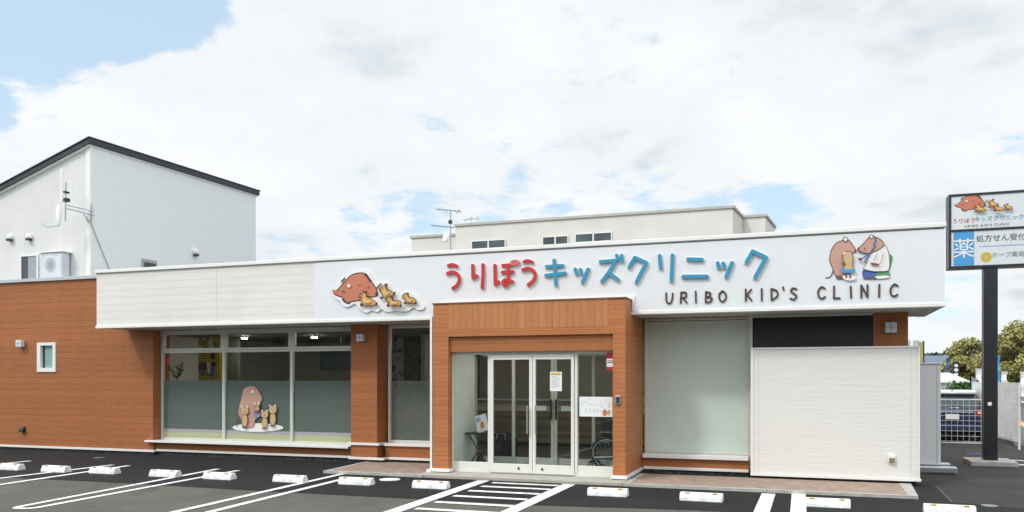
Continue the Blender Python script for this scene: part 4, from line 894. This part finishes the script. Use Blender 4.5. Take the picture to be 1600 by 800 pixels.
# side wall vents (x = HXc plane)
def onx(px, py):
    a = (px - 800) / F; d = HXc / (a * CT - ST); return d * (CT + a * ST), CH - (py - HY) * d / F
y, z = onx(304, 394); t = thing('vent_cap', 'small white vent cap on the grey stucco side wall', 'vent', (HXc, y, z - .1), 'white vent caps on the house'); m = MB(); m.ell((HXc + .05, y, z), (.09, .12, .12)); m.build('cap', M_white, t); MB().box(HXc + .02, HXc + .13, y - .08, y + .08, z - .14, z - .07).build('opening', M_dark, t)
y0, z1 = onx(221, 404); y1, z0 = onx(243, 418); m = MB().box(HXc, HXc + .06, y0, y1, z0 - .5, z1); sw = m.build('window', M_grey, house); MB().box(HXc + .061, HXc + .07, y0 + .06, y1 - .06, z0 - .45, z1 - .1).build('pane', M_carg, sw)
y, z = onx(165, 0)
cab = [onx(140, 344), onx(160, 395), onx(178, 440)]
single('cable', MB().tube([(HXc + .03, cab[0][0] - .02, cab[0][1]), (HXc + .02, cab[1][0], cab[1][1]), (HXc + .02, cab[2][0], cab[2][1])], .012, 5), M_grey, 'thin cable running diagonally down the grey stucco wall', 'cable')
# wall aerial
ax, az = pl(103, 330, HYc); an = thing('wall_antenna', 'white panel aerial on a bracket under the black roof of the house', 'antenna', (ax, HYc - .5, az - .5))
yq = HYc - .55
MB().tube([(pl(103, 300, yq)[0], yq, pl(103, 285, yq)[1]), (pl(102, 330, yq)[0], yq, pl(102, 345, yq)[1])], .02).build('mast', M_steel, an)
x, z = pl(98, 290, yq); MB().box(x - .035, x + .035, yq - .05, yq - .02, z - .5, z + .5).build('panel', M_white, an, .01)
x, z = pl(95, 335, yq); m = MB(); m.ell((x, yq - .08, z - .05), (.10, .05, .33)); m.build('dish', M_white, an); MB().tube([(x, yq - .1, z - .35), (x - .2, yq - .3, z - .42), (x - .33, yq - .35, z - .3)], .012).build('feed_arm', M_steel, an)
m = MB(); p = pl(105, 326, yq); m.tube([(p[0], yq, p[1]), (p[0] + .45, HYc, p[1] - .12)], .02).tube([(p[0], yq, p[1] + .1), (p[0] + .42, HYc, p[1])], .015); m.tube([(p[0] + .35, HYc - .02, p[1] - .3), (p[0] + .35, HYc - .02, p[1] + .2)], .03).build('bracket', M_steel, an)
MB().box(p[0] - .07, p[0] + .05, yq - .08, yq + .06, p[1] + .2, p[1] + .3).box(p[0] - .05, p[0] + .03, yq - .1, yq + .06, p[1] + .45, p[1] + .5).build('clamp', M_dark, an)
m = MB(); q = pl(135, 338, HYc); m.tube([(p[0] + .2, HYc - .15, p[1] - .1), (p[0] + .35, HYc - .1, p[1] - .35), (q[0], HYc - .02, q[1])], .012, 5).build('lead', M_grey, an)
# ------------------------------------------------------------------ cream building behind
YR = 45.0
rb = thing('rear_building', 'cream flat-roofed building with narrow upper windows rising behind the fascia', 'building', (-11, 50, 0))
rx0 = pl(712, 350, YR)[0]; rx1_ = pl(1145, 321, YR)[0]; rz = pl(1145, 321, YR)[1]
dyv = Vector((math.sin(R(5.8)), math.cos(R(5.8))))
def quadblock(p0, p1, depth, z): return MB().prism([p0, p1, (p1[0] + dyv.x * depth, p1[1] + dyv.y * depth), (p0[0] + dyv.x * depth, p0[1] + dyv.y * depth)], 0, z, 'z')
def coping(p0, p1, depth, z, t=.14): return MB().prism([(p0[0] - .08, p0[1] - .08), (p1[0] + .08, p1[1] - .08), (p1[0] + dyv.x * depth + .08, p1[1] + dyv.y * depth), (p0[0] + dyv.x * depth - .08, p0[1] + dyv.y * depth)], z, z + t, 'z')
quadblock((rx0, YR), (rx1_, YR), 3.0, rz - .14).build('wall', M_rear, rb); coping((rx0, YR), (rx1_, YR), 3.0, rz - .139).build('roof_edge', plain('beige edge', (.45, .43, .38), .6), rb)
lx0, lz = pl(643, 370, YR + 1); quadblock((lx0, YR + 1), (rx0 - .05, YR + 1), 3, lz - .1).build('wall', M_rear, rb); coping((lx0, YR + 1), (rx0 - .1, YR + 1), 3, lz - .099).build('roof_edge', plain('beige edge', (.45, .43, .38), .6), rb)
sx0, sz_ = pl(1158, 338, YR + 3.1); sx1 = pl(1196, 337, YR + 3.1)[0]
quadblock((sx0 - 5, YR + 3.1), (sx1, YR + 3.1), 4, sz_ - .1).build('wall', M_rear, rb); coping((sx0 - 5, YR + 3.1), (sx1, YR + 3.1), 4, sz_ - .099).build('roof_edge', plain('beige edge', (.45, .43, .38), .6), rb)
for px0_, px1b, pt, pb in ((738, 789, 378, 387), (849, 887, 371.5, 381), (900, 955, 367, 378)):
    x0, z1 = pl(px0_, pt, YR); x1 = pl(px1b, pt, YR)[0]; z0 = z1 - .42
    f = MB().box(x0 - .06, x1 + .06, YR - .07, YR - .03, z1, z1 + .06).box(x0 - .06, x1 + .06, YR - .07, YR - .03, z0 - .06, z0).box(x0 - .06, x0, YR - .07, YR - .03, z0, z1).box(x1, x1 + .06, YR - .07, YR - .03, z0, z1).box((x0 + x1) / 2 - .04, (x0 + x1) / 2 + .04, YR - .075, YR - .03, z0, z1).build('window', M_white, rb)
    MB().box(x0, x1, YR - .035, YR - .004, z0, z1).build('pane', plain('upper pane', (.06, .085, .09), .12, var=.5, nsc=.8), f)
mm = MB()
# roof aerial
ya = 23.5
ra = thing('roof_antenna', 'tall television aerial on a mast rising behind the clinic roof', 'antenna', (pl(704, 390, ya)[0], ya, 3.8))
x, zt_ = pl(704, 330, ya); MB().tube([(x, ya, 3.8), (x, ya, zt_)], .028, 8, .02).build('mast', M_steel, ra)
def yagi(x0, z0, x1, z1, n, el, r=.012):
    m = MB(); m.tube([(x0, ya, z0), (x1, ya, z1)], r)
    for k in range(n):
        t = k / (n - 1); c = (x0 + (x1 - x0) * t, ya, z0 + (z1 - z0) * t); m.tube([(c[0], ya - el, c[2]), (c[0], ya + el, c[2])], r * .7, 5)
    return m
a = pl(683, 327, ya); b = pl(718, 330, ya); m = yagi(a[0], a[1], b[0], b[1], 9, .15); m.tube([(b[0], ya, b[1] - .09), (b[0], ya, b[1] + .05)], .01).tube([(b[0] - .12, ya, b[1] - .06), (b[0] - .02, ya + .02, b[1] + .04)], .014); m.build('upper_aerial', M_grey, ra)
a = pl(674, 352, ya); b = pl(709, 355.5, ya); yagi(a[0], a[1], b[0], b[1], 11, .12, .014).build('lower_aerial', M_grey, ra)
MB().box(x - .05, x + .04, ya - .06, ya + .05, pl(704, 347, ya)[1] - .05, pl(704, 347, ya)[1] + .05).build('clamp', M_dark, ra)
q = pl(700, 372, ya); m = MB(); m.xf = Matrix.Translation((q[0], ya - .15, q[1])) @ Matrix.Rotation(R(25), 4, 'Y'); m.ell((0, 0, 0), (.11, .05, .17)); m.build('dish', M_white, ra)
m = MB(); ya2 = YR + 2; a = pl(725, 345, ya2); b = pl(747, 343, ya2)
m.tube([(a[0], ya2, a[1]), ((a[0] + b[0]) / 2, ya2, b[1] + .12), (b[0], ya2, b[1])], .02)
for k in range(6): c = a[0] + (b[0] - a[0]) * k / 5; m.tube([(c, ya2 - .25, a[1] + .04), (c, ya2 + .25, a[1] + .1)], .015, 5)
m.tube([(b[0] - .05, ya2, b[1] - .05), (b[0] - .05, ya2, b[1] + .2)], .02); c = (a[0] + b[0]) / 2; m.tube([(c, ya2, rz - .6), (c, ya2, b[1] + .25)], .02)
single('roof_antenna', m, M_grey, 'small pale aerial on the roof of the cream rear building', 'antenna')
# ------------------------------------------------------------------ right side: cabinet, sign pole
cab_x0, cab_x1, cab_y = 1.95, pl(1470, 650, 17.0)[0], 17.0
cz1 = pl(1470, 569, cab_y)[1]; cz0 = pl(1470, 727, cab_y)[1]
cb_ = thing('utility_cabinet', 'tall pale grey outdoor cabinet on steel rails behind the white wall block', 'cabinet', (2.1, 17.4, 0))
MB().box(cab_x0 - .4, cab_x1, cab_y, cab_y + .75, cz0, cz1).build('casing', plain('cabinet grey', (.72, .76, .78), .45, var=.03), cb_, .012)
MB().box(cab_x1 - .07, cab_x1 - .06, cab_y - .003, cab_y - .0005, cz0 + .02, cz1 - .02).build('panel_seam', M_line, cb_)
MB().box(cab_x0 - .45, cab_x1 + .02, cab_y - .02, cab_y + .8, cz1 + .001, cz1 + .03).build('top_cover', M_white, cb_, .005)
for yy in (cab_y - .12, cab_y + .6): MB().box(cab_x0 - .4, cab_x1 + .26, yy, yy + .14, cz0 - .15, cz0 - .01).build('base_rail', M_steel, cb_, .03)
for yy in (cab_y - .1, cab_y + .62):
    MB().box(cab_x0 + .1, cab_x0 + .3, yy, yy + .08, .0, max(.02, cz0 - .151)).build('foot', M_steel, cb_)
# sign pole
sy = 19.2; psx, _ = pl(1546, 650, sy)
sg = thing('pylon_sign', 'tall black pole carrying a two-panel roadside sign with Japanese writing', 'sign', (psx, sy, 0))
MB().box(psx - .125, psx + .125, sy - .16, sy + .10, 0, 4.35).build('pole', M_blackm, sg, .02)
a, b = gp(1522, 727), gp(1577, 733)
MB().box(psx - .42, psx + .42, sy - .5, sy + .45, -.01, .09).build('pole_base', M_conc, sg, .015)
x, z = pl(1546.5, 631, sy - .16); MB().prism(ellipse(x, z, .04, .04), sy - .165, sy - .1605).build('round_mark', M_white, sg)
ys = sy - .19; s0, st_ = pl(1482.5, 304, ys); s1 = s0 + 1.72; zb_ = pl(1482.5, 420, ys)[1]; zm = pl(1482.5, 361, ys)[1]
MB().box(s0, s0 + .045, ys, ys + .38, zb_, st_).box(s1 - .045, s1, ys, ys + .38, zb_, st_).box(s0 + .045, s1 - .045, ys, ys + .38, st_ - .045, st_).box(s0 + .045, s1 - .045, ys, ys + .38, zb_, zb_ + .05).box(s0 + .045, s1 - .045, ys, ys + .38, zm - .022, zm + .022).build('sign_frame', M_blackm, sg, .004)
M_sgw = plain('sign face white', (.62, .67, .69), .35, var=.02)
up = MB().box(s0 + .045, s1 - .045, ys + .02, ys + .36, zm + .022, st_ - .045).build('upper_panel', M_sgw, sg); lo = MB().box(s0 + .045, s1 - .045, ys + .02, ys + .36, zb_ + .05, zm - .022).build('lower_panel', M_sgw, sg)
yf = ys + .02
fa = pl(592, 460, YS); fb = pl(1540, 321, yf)
boar_family(up, Emb(up, 510, 415, 9.41, YS), False) if False else None
class Emb2(Emb):
    def P(s, pts):
        out = []
        for a_, b_ in pts:
            x_, z_ = pl(510 + a_ / 9.41, 415 + b_ / 9.41, YS); out.append((fb[0] + (x_ - fa[0]) * .56, fb[1] + (z_ - fa[1]) * .58))
        return out
e2 = Emb2(up, 0, 0, 1, yf, k=.5); boar_family(up, e2, False)
def text(body, x, z, size, mat, y, parent, name='lettering', spacing=1.0, ext=.002, off=0.0):
    c = bpy.data.curves.new('t', 'FONT'); c.body = body; c.size = size; c.space_character = spacing; c.extrude = ext; c.offset = off; c.align_x = 'CENTER'; c.align_y = 'CENTER'
    o = bpy.data.objects.new('t', c); COL.objects.link(o); bpy.context.view_layer.update()
    me = bpy.data.meshes.new_from_object(o.evaluated_get(bpy.context.evaluated_depsgraph_get())); bpy.data.objects.remove(o); bpy.data.curves.remove(c)
    org = parent_world(parent); me.transform(Matrix.Translation(Vector((x, y, z)) - org) @ Matrix.Rotation(R(90), 4, 'X'))
    me.materials.clear(); me.materials.append(mat); q = bpy.data.objects.new(name, me); COL.objects.link(q); q.parent = parent; return q
W_ = s1 - s0; xa, za = pl(1506, 345.5, yf)
text('うりぼう', xa, za, .108, M_red, yf - .003, up); xa, za = pl(1561, 341, yf)
text('キッズクリニック', xa, za, .112, M_blue, yf - .003, up); xa, za = pl(1542, 352, yf)
text("URIBO KID'S CLINIC", xa, za, .07, M_brl, yf - .003, up, spacing=1.3)
bx_0 = s0 + .09; bx_1 = pl(1522, 390, yf)[0]; MB().box(bx_0, bx_1, yf - .004, yf - .0005, zb_ + .06, zm - .03).build('blue_square', M_sky, lo)
text('薬', (bx_0 + bx_1) / 2, (zb_ + zm) / 2 - .01, .42, M_white, yf - .007, lo)
xa, za = pl(1563, 372, yf); text('処方せん受付', xa + .01, za, .15, M_text, yf - .003, lo)
xa, za = pl(1530, 385, yf); xb = s1 - .1; MB().box(xa, xb, yf - .003, yf - .0005, za - .012, za + .008).build('stripe', M_stripe, lo)
xa, za = pl(1541, 402, yf); m = MB(); m.prism(ellipse(xa, za, .1, .105), yf - .003, yf - .0005); m.mi = 1; m.prism(ellipse(xa, za, .04, .04), yf - .005, yf - .0032); m.build('round_emblem', [M_gold, M_pigp], lo)
M_gtx = plain('grey sign text', (.22, .25, .27), .5)
xa, za = pl(1575, 398, yf); text('ホープ薬局', xa, za, .118, M_gtx, yf - .003, lo)
# ------------------------------------------------------------------ mesh fence, car
def lattice(name, p0, p1, z0, z1, sx, sz, label, group=None, r=.0042, zend=None):
    a = Vector((*p0, 0)); b = Vector((*p1, 0)); L_ = (b - a).length; u = (b - a) / L_
    t = thing(name, label, 'fence', ((a + b) / 2), group); m = MB()
    n = int(L_ / sx)
    for k in range(n + 1): c = a + u * L_ * k / n; m.tube([c + Vector((0, 0, z0)), c + Vector((0, 0, z1))], r, 4)
    k = int((z1 - z0) / sz)
    for j in range(k + 1): z = z0 + (z1 - z0) * j / k; m.tube([a + Vector((0, 0, z)), b + Vector((0, 0, z))], r, 4)
    m.build('wire_mesh', M_mesh, t)
    for c in (a, b): MB().tube([c + Vector((0, 0, 0)), c + Vector((0, 0, z1 + .04))], .03).build('post', M_mesh, t)
    for z in (z0 - .04, z1 + .02): MB().tube([a + Vector((0, 0, z)), b + Vector((0, 0, z))], .012).build('rail', M_mesh, t)
cg = gp(1500, 698)
lattice('mesh_fence', (cg[0] - 1.0, cg[1]), (cg[0] + .75, cg[1]), .14, 1.2, .13, .13, 'low white wire mesh fence in front of the navy car')
g0, g1 = gp(1560, 694), gp(1591, 702)
lattice('mesh_fence', (g0[0] - .1, g0[1] + 2.8), (g1[0], g1[1] - .1), .22, 1.62, .045, .06, 'white mesh fence panel right of the black sign pole', r=.013)
# car
ck = gp(1489, 690); car = thing('parked_car', 'navy hatchback with pale roof parked behind the wire mesh fence', 'car', (ck[0], ck[1] + 2, 0))
X = Matrix.Translation((ck[0], ck[1] + .1, 0)) @ Matrix.Rotation(R(-8), 4, 'Z') @ Matrix.Diagonal((1, 1, .93, 1))
def loft(rings):
    m = MB(); m.xf = X; n = len(rings[0]); vs = [p for r_ in rings for p in r_]; fs = []
    for i in range(len(rings) - 1):
        for k in range(n): a_, b_ = i * n + k, i * n + (k + 1) % n; fs.append((a_, b_, b_ + n, a_ + n))
    fs.append(list(range(n - 1, -1, -1))); fs.append([len(vs) - n + k for k in range(n)]); m.smooth = True; m.add(vs, fs); return m
def section(y, w, z0, z1, c=.12): return [(-w + c, y, z0), (w - c, y, z0), (w, y, z0 + c), (w, y, z1 - c), (w - c, y, z1), (-w + c, y, z1), (-w, y, z1 - c), (-w, y, z0 + c)]
loft([section(0, .78, .32, .98), section(.12, .85, .22, 1.0), section(1, .86, .2, 1.0), section(3, .86, .2, .98), section(3.8, .82, .22, .85), section(4.1, .7, .3, .7)]).build('body', M_carb, car, .03)
loft([section(.12, .76, .97, 1.02, .02), section(.42, .62, .99, 1.44, .1), section(1.6, .62, .97, 1.47, .1), section(2.4, .6, .96, 1.42, .1), section(3.1, .72, .95, 1.0, .02)]).build('cabin', M_carg, car)
loft([section(.32, .60, 1.41, 1.49, .03), section(1.4, .62, 1.46, 1.54, .03), section(2.3, .58, 1.41, 1.49, .03)]).build('roof', M_cars, car)
def cb2(name, x0, x1, y0, y1, z0, z1, mat, bev=.01, par=None): m = MB(); m.xf = X; m.box(x0, x1, y0, y1, z0, z1); return m.build(name, mat, par or car, bev)
for s in (-1, 1):
    cb2('tail_light', s * .70 - .14, s * .70 + .14, -.03, .1, .80, .95, M_tail, .02); cb2('reversing_light', s * .66 - .04, s * .66 + .04, -.035, -.031, .85, .9, M_white, 0)
cb2('number_plate', -.17, .17, -.04, -.02, .66, .82, M_paper); cb2('chrome_strip', -.52, .52, -.03, .0, .86, .9, M_steel); cb2('bumper', -.8, .8, -.08, .05, .3, .52, M_carb, .04); cb2('rear_wiper', -.02, .28, .14, .16, 1.05, 1.07, M_dark, 0)
m = MB(); m.xf = X; m.tube([(0, .5, 1.5), (0, .42, 1.62)], .015); m.build('aerial', M_dark, car)
for s in (-1, 1):
    for yy in (.75, 3.3):
        m = MB(); m.xf = X; m.tube([(s * .86, yy, .31), (s * .66, yy, .31)], .31, 20); wl = m.build('tyre', M_tyre, car); m = MB(); m.xf = X; m.tube([(s * .865, yy, .31), (s * .8, yy, .31)], .19, 14); m.build('rim', M_steel, wl)
# ------------------------------------------------------------------ street behind
def far_pt(px, d): a_ = (px - 800) / F; l = a_ * d; return l * CT - d * ST, d * CT + l * ST
rd = Vector((math.sin(R(8.9)), math.cos(R(8.9)))); rn = Vector((rd.y, -rd.x)); base = Vector(gp(1595, 661))
def strip(name, off0, off1, mat, z, l0=-13, l1=200): return poly_sheet(name, [tuple(base + rn * off0 + rd * l0), tuple(base + rn * off1 + rd * l0), tuple(base + rn * off1 + rd * l1), tuple(base + rn * off0 + rd * l1)], z, mat)
strip('road', -.8, 9, asphalt('road asphalt', (.12, .12, .115), .1, .15), .004); strip('road_marking', -.12, .12, M_roadp_y, .009); strip('road_marking', 2.2, 2.4, M_road, .009)
struct('kerb', MB().prism([tuple(base + rn * -.95 + rd * -13), tuple(base + rn * -.8 + rd * -13), tuple(base + rn * -.8 + rd * 150), tuple(base + rn * -.95 + rd * 150)], 0, .12, 'z'), M_conc)
o = strip('grass_verge', 9.2, 14, M_grass, .03, 0, 150)
def foliage(m, c, r, n, s, rng, flat=1):
    for k in range(n):
        d = Vector((rng.gauss(0, 1), rng.gauss(0, 1), rng.gauss(0, 1))).normalized() * (rng.random() ** .45)
        p = Vector(c) + Vector((d.x * r[0], d.y * r[1], d.z * r[2])); a_ = Vector((rng.uniform(-1, 1), rng.uniform(-1, 1), rng.uniform(-1, 1))).normalized(); b_ = a_.cross(Vector((rng.uniform(-1, 1), rng.uniform(-1, 1), rng.uniform(-1, 1)))).normalized()
        q = s * rng.uniform(.6, 1.3); m.add([p - a_ * q, p + b_ * q * .6, p + a_ * q, p - b_ * q * .6], [(0, 1, 2, 3)])
def tree(px, d, h, w, label, mat, seed, leaf=.2, trunk=2.0, n=34):
    x_, y_ = far_pt(px, d); t = thing('street_tree', label, 'tree', (x_, y_, 0), 'autumn trees along the road'); rng = random.Random(seed)
    m = MB(); m.tube([(x_, y_, 0), (x_ + .1, y_, trunk), (x_, y_, h * .7)], .2, 8, .06)
    for k in range(7): a_ = k * .9 + rng.random(); m.tube([(x_, y_, trunk * .8 + k * .2), (x_ + math.cos(a_) * w * .3, y_ + math.sin(a_) * w * .3, trunk + (h - trunk) * rng.uniform(.3, .7))], .07, 6, .02)
    m.build('trunk', M_bark, t); m = MB()
    for k in range(n):
        a_ = rng.uniform(0, 6.28); zz = rng.random(); rr_ = w / 2 * math.sqrt(max(.05, 1 - (zz * 1.7 - .7) ** 2 if zz > .41 else .75 + zz * .6)) * rng.uniform(.2, .9)
        foliage(m, (x_ + math.cos(a_) * rr_, y_ + math.sin(a_) * rr_, trunk * .75 + (h - trunk * .75) * (.06 + zz * .84)), (w * .17, w * .17, h * .08), 260, leaf, rng)
    m.build('crown', mat, t)
tree(1512, 62, 4.9, 4.3, 'round olive autumn tree just left of the black sign pole', M_autumn, 1, .11, 1.5, 40)
tree(1590, 54, 5.6, 4.6, 'orange-green autumn tree right of the black sign pole', M_autumn, 2, .11, 1.6, 40)
def bush(px, d, w, h, label, seed, n=14, mat=M_hedge, cat='bush', name='bush'):
    x_, y_ = far_pt(px, d); rng = random.Random(seed); m = MB()
    for k in range(n): foliage(m, (x_ + rng.uniform(-.5, .5) * w * .7, y_ + rng.uniform(-.4, .4), h * rng.uniform(.25, .75)), (w * .2, .5, h * .25), 110, .09, rng)
    return single(name, m, mat, label, cat)
bush(1503, 38, 1.5, 1.75, 'bright green bush above the right side of the car roof', 11); bush(1530, 37, .9, 1.7, 'dark green bush tucked against the left of the sign pole', 12, 10, M_leaf)
x_, y_ = far_pt(1470, 240)
m = MB(); rng = random.Random(9)
for k in range(60): px = rng.uniform(1405, 1680); xx_, yy_ = far_pt(px, 240 + rng.uniform(-15, 15)); foliage(m, (xx_, yy_, 4.5 + rng.uniform(-2, 3.0)), (5, 5, 3), 160, .8, rng)
o = m.build('distant_woods', M_far); o['kind'] = 'stuff'
def far_house(px0, px1, d, ztop, zeave, label, roofm, wallm, depth=6):
    a_ = far_pt(px0, d); b_ = far_pt(px1, d); t = thing('far_house', label, 'house', ((a_[0] + b_[0]) / 2, (a_[1] + b_[1]) / 2, 0)); ang = math.atan2(b_[1] - a_[1], b_[0] - a_[0]); w = math.dist(a_, b_)
    Xf = Matrix.Translation((a_[0], a_[1], 0)) @ Matrix.Rotation(ang, 4, 'Z'); m = MB(); m.xf = Xf; m.box(0, w, 0, depth, 0, zeave); m.build('wall', wallm, t)
    m = MB(); m.xf = Xf; m.prism([(-.4, zeave), (depth / 2, ztop), (depth + .4, zeave), (depth + .4, zeave + .12), (depth / 2, ztop + .15), (-.4, zeave + .12)], -.4, w + .4, 'x'); m.build('roof', roofm, t)
    m = MB(); m.xf = Xf
    for k in range(3): m.box(w * (.15 + .28 * k), w * (.3 + .28 * k), -.04, -.001, zeave * .35, zeave * .75)
    m.build('windows', M_carg, t)
far_house(1462, 1502, 85, 4.1, 2.6, 'low distant house with blue-grey tiled roof', M_bluer, M_paper)
far_house(1452, 1500, 52, 2.0, 1.5, 'small white roadside building above the car roof', M_white, M_white, 4)
far_house(1575, 1640, 120, 3.4, 2.5, 'pale distant house beyond the road on the right', M_cap, M_paper)
x_, y_ = far_pt(1440, 32); z1 = CH + (592 - 534) * 32 / F
yp = thing('advert_board', 'narrow yellow and black upright board peeking over the white wall block', 'sign', (x_, y_, 0)); MB().box(x_ - .09, x_ + .05, y_, y_ + .2, 0, z1).build('board', plain('dull yellow', (.38, .33, .14), .6), yp); MB().box(x_ + .051, x_ + .1, y_, y_ + .2, 0, z1 + .03).build('edge', M_black, yp)
x_, y_ = far_pt(1431.5, 34); MB_o = single('pale_post', MB().box(x_ - .1, x_ + .12, y_, y_ + .2, 0, CH + 60 * 34 / F), M_cap, 'short pale blue post left of the yellow upright board', 'post')
x_, y_ = far_pt(1420.5, 34); single('pale_post', MB().box(x_ - .06, x_ + .06, y_, y_ + .15, 0, CH + 60 * 34 / F), M_cap, 'thin pale post just right of the brown wall corner', 'post')
# round-disc pylon, banners
x_, y_ = far_pt(1494, 56); ps = thing('disc_sign', 'black upright sign with a column of white discs in the distance', 'sign', (x_, y_, 0)); MB().box(x_ - .21, x_ + .21, y_, y_ + .2, 0, 2.75).prism(ellipse(x_, 2.75, .21, .18), y_, y_ + .199).build('board', M_black, ps)
for k in range(5): MB().prism(ellipse(x_, 2.66 - k * .3, .13, .11), y_ - .012, y_ - .001).build('disc', M_paper, ps)
def banner(px, d, zt2, w, label, mat, zb2=.5):
    x_, y_ = far_pt(px, d); t = thing('banner', label, 'banner', (x_, y_, 0), 'roadside banners'); MB().tube([(x_ - w / 2, y_, 0), (x_ - w / 2, y_, zt2 + .05)], .018).build('pole', M_steel, t)
    m = MB(); n = 8; fr = []; 
    for k in range(n + 1):
        z_ = zb2 + (zt2 - zb2) * k / n; o_ = .04 * math.sin(k * 1.3)
        for q_ in (0, 1): m_ = 0; fr.append((x_ - w / 2 + w * q_ + (.04 * math.sin(k) if q_ else 0), y_ + o_, z_))
    for k in range(n): pass
    vs = fr + [(a_, b_ + .012, c_) for a_, b_, c_ in fr]; N2 = len(fr); fs = []
    for k in range(n): i = 2 * k; fs += [(i, i + 1, i + 3, i + 2), (i + N2, i + 2 + N2, i + 3 + N2, i + 1 + N2), (i, i + 2, i + 2 + N2, i + N2), (i + 1, i + 1 + N2, i + 3 + N2, i + 3)]
    m.add(vs, fs).build('cloth', mat, t)
banner(1481, 60, 3.25, .24, 'blue banner standing before the blue-grey roof', plain('banner blue', (.05, .12, .26), .7), 2.2); banner(1529.5, 44, 2.3, .3, 'white banner just left of the black sign pole', M_paper, 1.0); banner(1521.5, 30, 1.78, .12, 'pale blue slim banner between the two green bushes', M_cap, .4)
banner(1569, 44, 2.15, .28, 'white banner with orange foot right of the sign pole', M_paper, 1.3); banner(1599, 40, 2.1, .26, 'white banner at the right edge of the frame', M_paper, .9); banner(1559, 50, 3.2, .2, 'slim blue banner close to the right of the sign pole', M_sky, 1.4)
# orange marker under the banner
x_, y_ = far_pt(1569, 40); m = MB(); m.tube([(x_, y_, .0), (x_, y_, 1.5)], .14, 12, .04); single('traffic_cone', m, M_orange, 'orange cone-shaped marker showing above the white mesh panel', 'cone') if False else None
struct('blue_paint_mark', MB().box(gp(1512, 710)[0], gp(1536, 710)[0], gp(1524, 710)[1], gp(1524, 710)[1] + .2, -.002, .004), plain('blue ground paint', (.05, .10, .28), .7))
for px, py in ((1575, 719), (1590, 726)): q_ = gp(px, py); struct('parking_marking', MB().box(q_[0] - .3, q_[0] + .3, q_[1] - .08, q_[1] + .08, -.004, .003), M_paint)

# ------------------------------------------------------------------ the far side of the lot, behind the camera (mirrored in the glass)
def street_house(x0, x1, y, ze, zr, label, wall, roofm):
    t = thing('house', label, 'house', ((x0 + x1) / 2, y, 0)); MB().box(x0, x1, y - 8, y, 0, ze).build('wall', wall, t)
    MB().prism([(x0 - .5, ze), (x1 + .5, ze), ((x0 + x1) / 2, zr)], y - 8.4, y + .5).build('roof', roofm, t)
    for k in range(4):
        xx = x0 + (x1 - x0) * (.14 + .22 * k)
        for zz in (1.0, 3.6):
            if zz + 1.2 < ze:
                f = MB().box(xx, xx + 1.2, y, y + .05, zz, zz + 1.2).build('window', M_white, t); MB().box(xx + .08, xx + 1.12, y + .051, y + .06, zz + .08, zz + 1.12).build('pane', M_carg, f)
M_w1 = plain('taupe render', (.22, .20, .17), .8); M_w2 = plain('grey render', (.26, .27, .27), .8)
street_house(-52, -38, -15, 5.2, 8.4, 'taupe gabled house across the lot, mirrored leftmost in the windows', M_w1, M_roof)
street_house(-36, -23, -17, 5.5, 8.6, 'grey gabled house across the lot, mirrored in the wide window', M_w2, M_roof)
street_house(-21, -8, -16, 5.6, 9.0, 'taupe gabled house across the lot, mirrored in the narrow window', M_w1, M_roof)
street_house(-6, 7, -17, 5.4, 8.8, 'grey gabled house across the lot, mirrored in the entrance glass', M_w2, M_roof)
street_house(9, 24, -16, 5.8, 9.2, 'taupe gabled house across the lot, mirrored in the frosted window', M_w1, M_roof)
for k in range(9): marking(bar((-20 + k * 2.5, -7), (-20 + k * 2.5, -1.6), .14))

t = thing('gap_filler_block', 'long grey block added beyond the mirrored houses to fill bright gaps between them', 'building', (-10, -40, 0))  # unseen block added to close bright sky gaps in the reflections
MB().box(-90, 60, -50, -40, 0, 10).build('wall', M_w2, t)
for k in range(36):
    for zz in (1, 4, 7): MB().box(-88 + k * 4, -86 + k * 4, -40, -39.95, zz, zz + 1.4).build('window', M_carg, t) if k % 2 == 0 else None
# ------------------------------------------------------------------ lit ceiling lamps inside the clinic, two of them added as fill
M_em = bpy.data.materials.new('lit lamp'); M_em.use_nodes = True; _n = M_em.node_tree; _n.nodes.clear(); _e = _n.nodes.new('ShaderNodeEmission'); _o = _n.nodes.new('ShaderNodeOutputMaterial')
_e.inputs[0].default_value = (1, .93, .80, 1); _e.inputs[1].default_value = 90; _n.links.new(_e.outputs[0], _o.inputs[0])
lamps = [(-12.9, 16.9, 'leftmost of three, above the left bay'), (-11.1, 17.2, 'middle one of three, above the middle bay'), (-9.4, 16.9, 'rightmost of three, above the right bay'), (-7.2, 17.6, 'behind the narrow window'), (-5.6, 18.4, 'left one above the reception counter'), (-3.9, 18.4, 'right one above the reception counter'), (-1.7, 16.6, 'added to light the fully frosted window')]  # last one is added to light the frosted pane from behind
lamps.append((-5.1, 14.7, 'added out of view in the entrance vestibule'))  # added lamp hidden by the header, brightens the vestibule wall
for x, y, lab in lamps:
    zl = .42 if y == 14.7 else 0
    t = thing('ceiling_light', 'round lit ceiling lamp ' + lab, 'ceiling light', (x, y, 2.7 - zl), 'ceiling lamps inside the clinic')
    MB().prism(ellipse(x, y, .09, .09), 2.76 - zl, 2.775 - zl if zl else 2.799, 'z').build('housing', M_white, t); MB().prism(ellipse(x, y, .07, .07), 2.74 - zl, 2.759 - zl, 'z').build('diffuser', M_em, t)
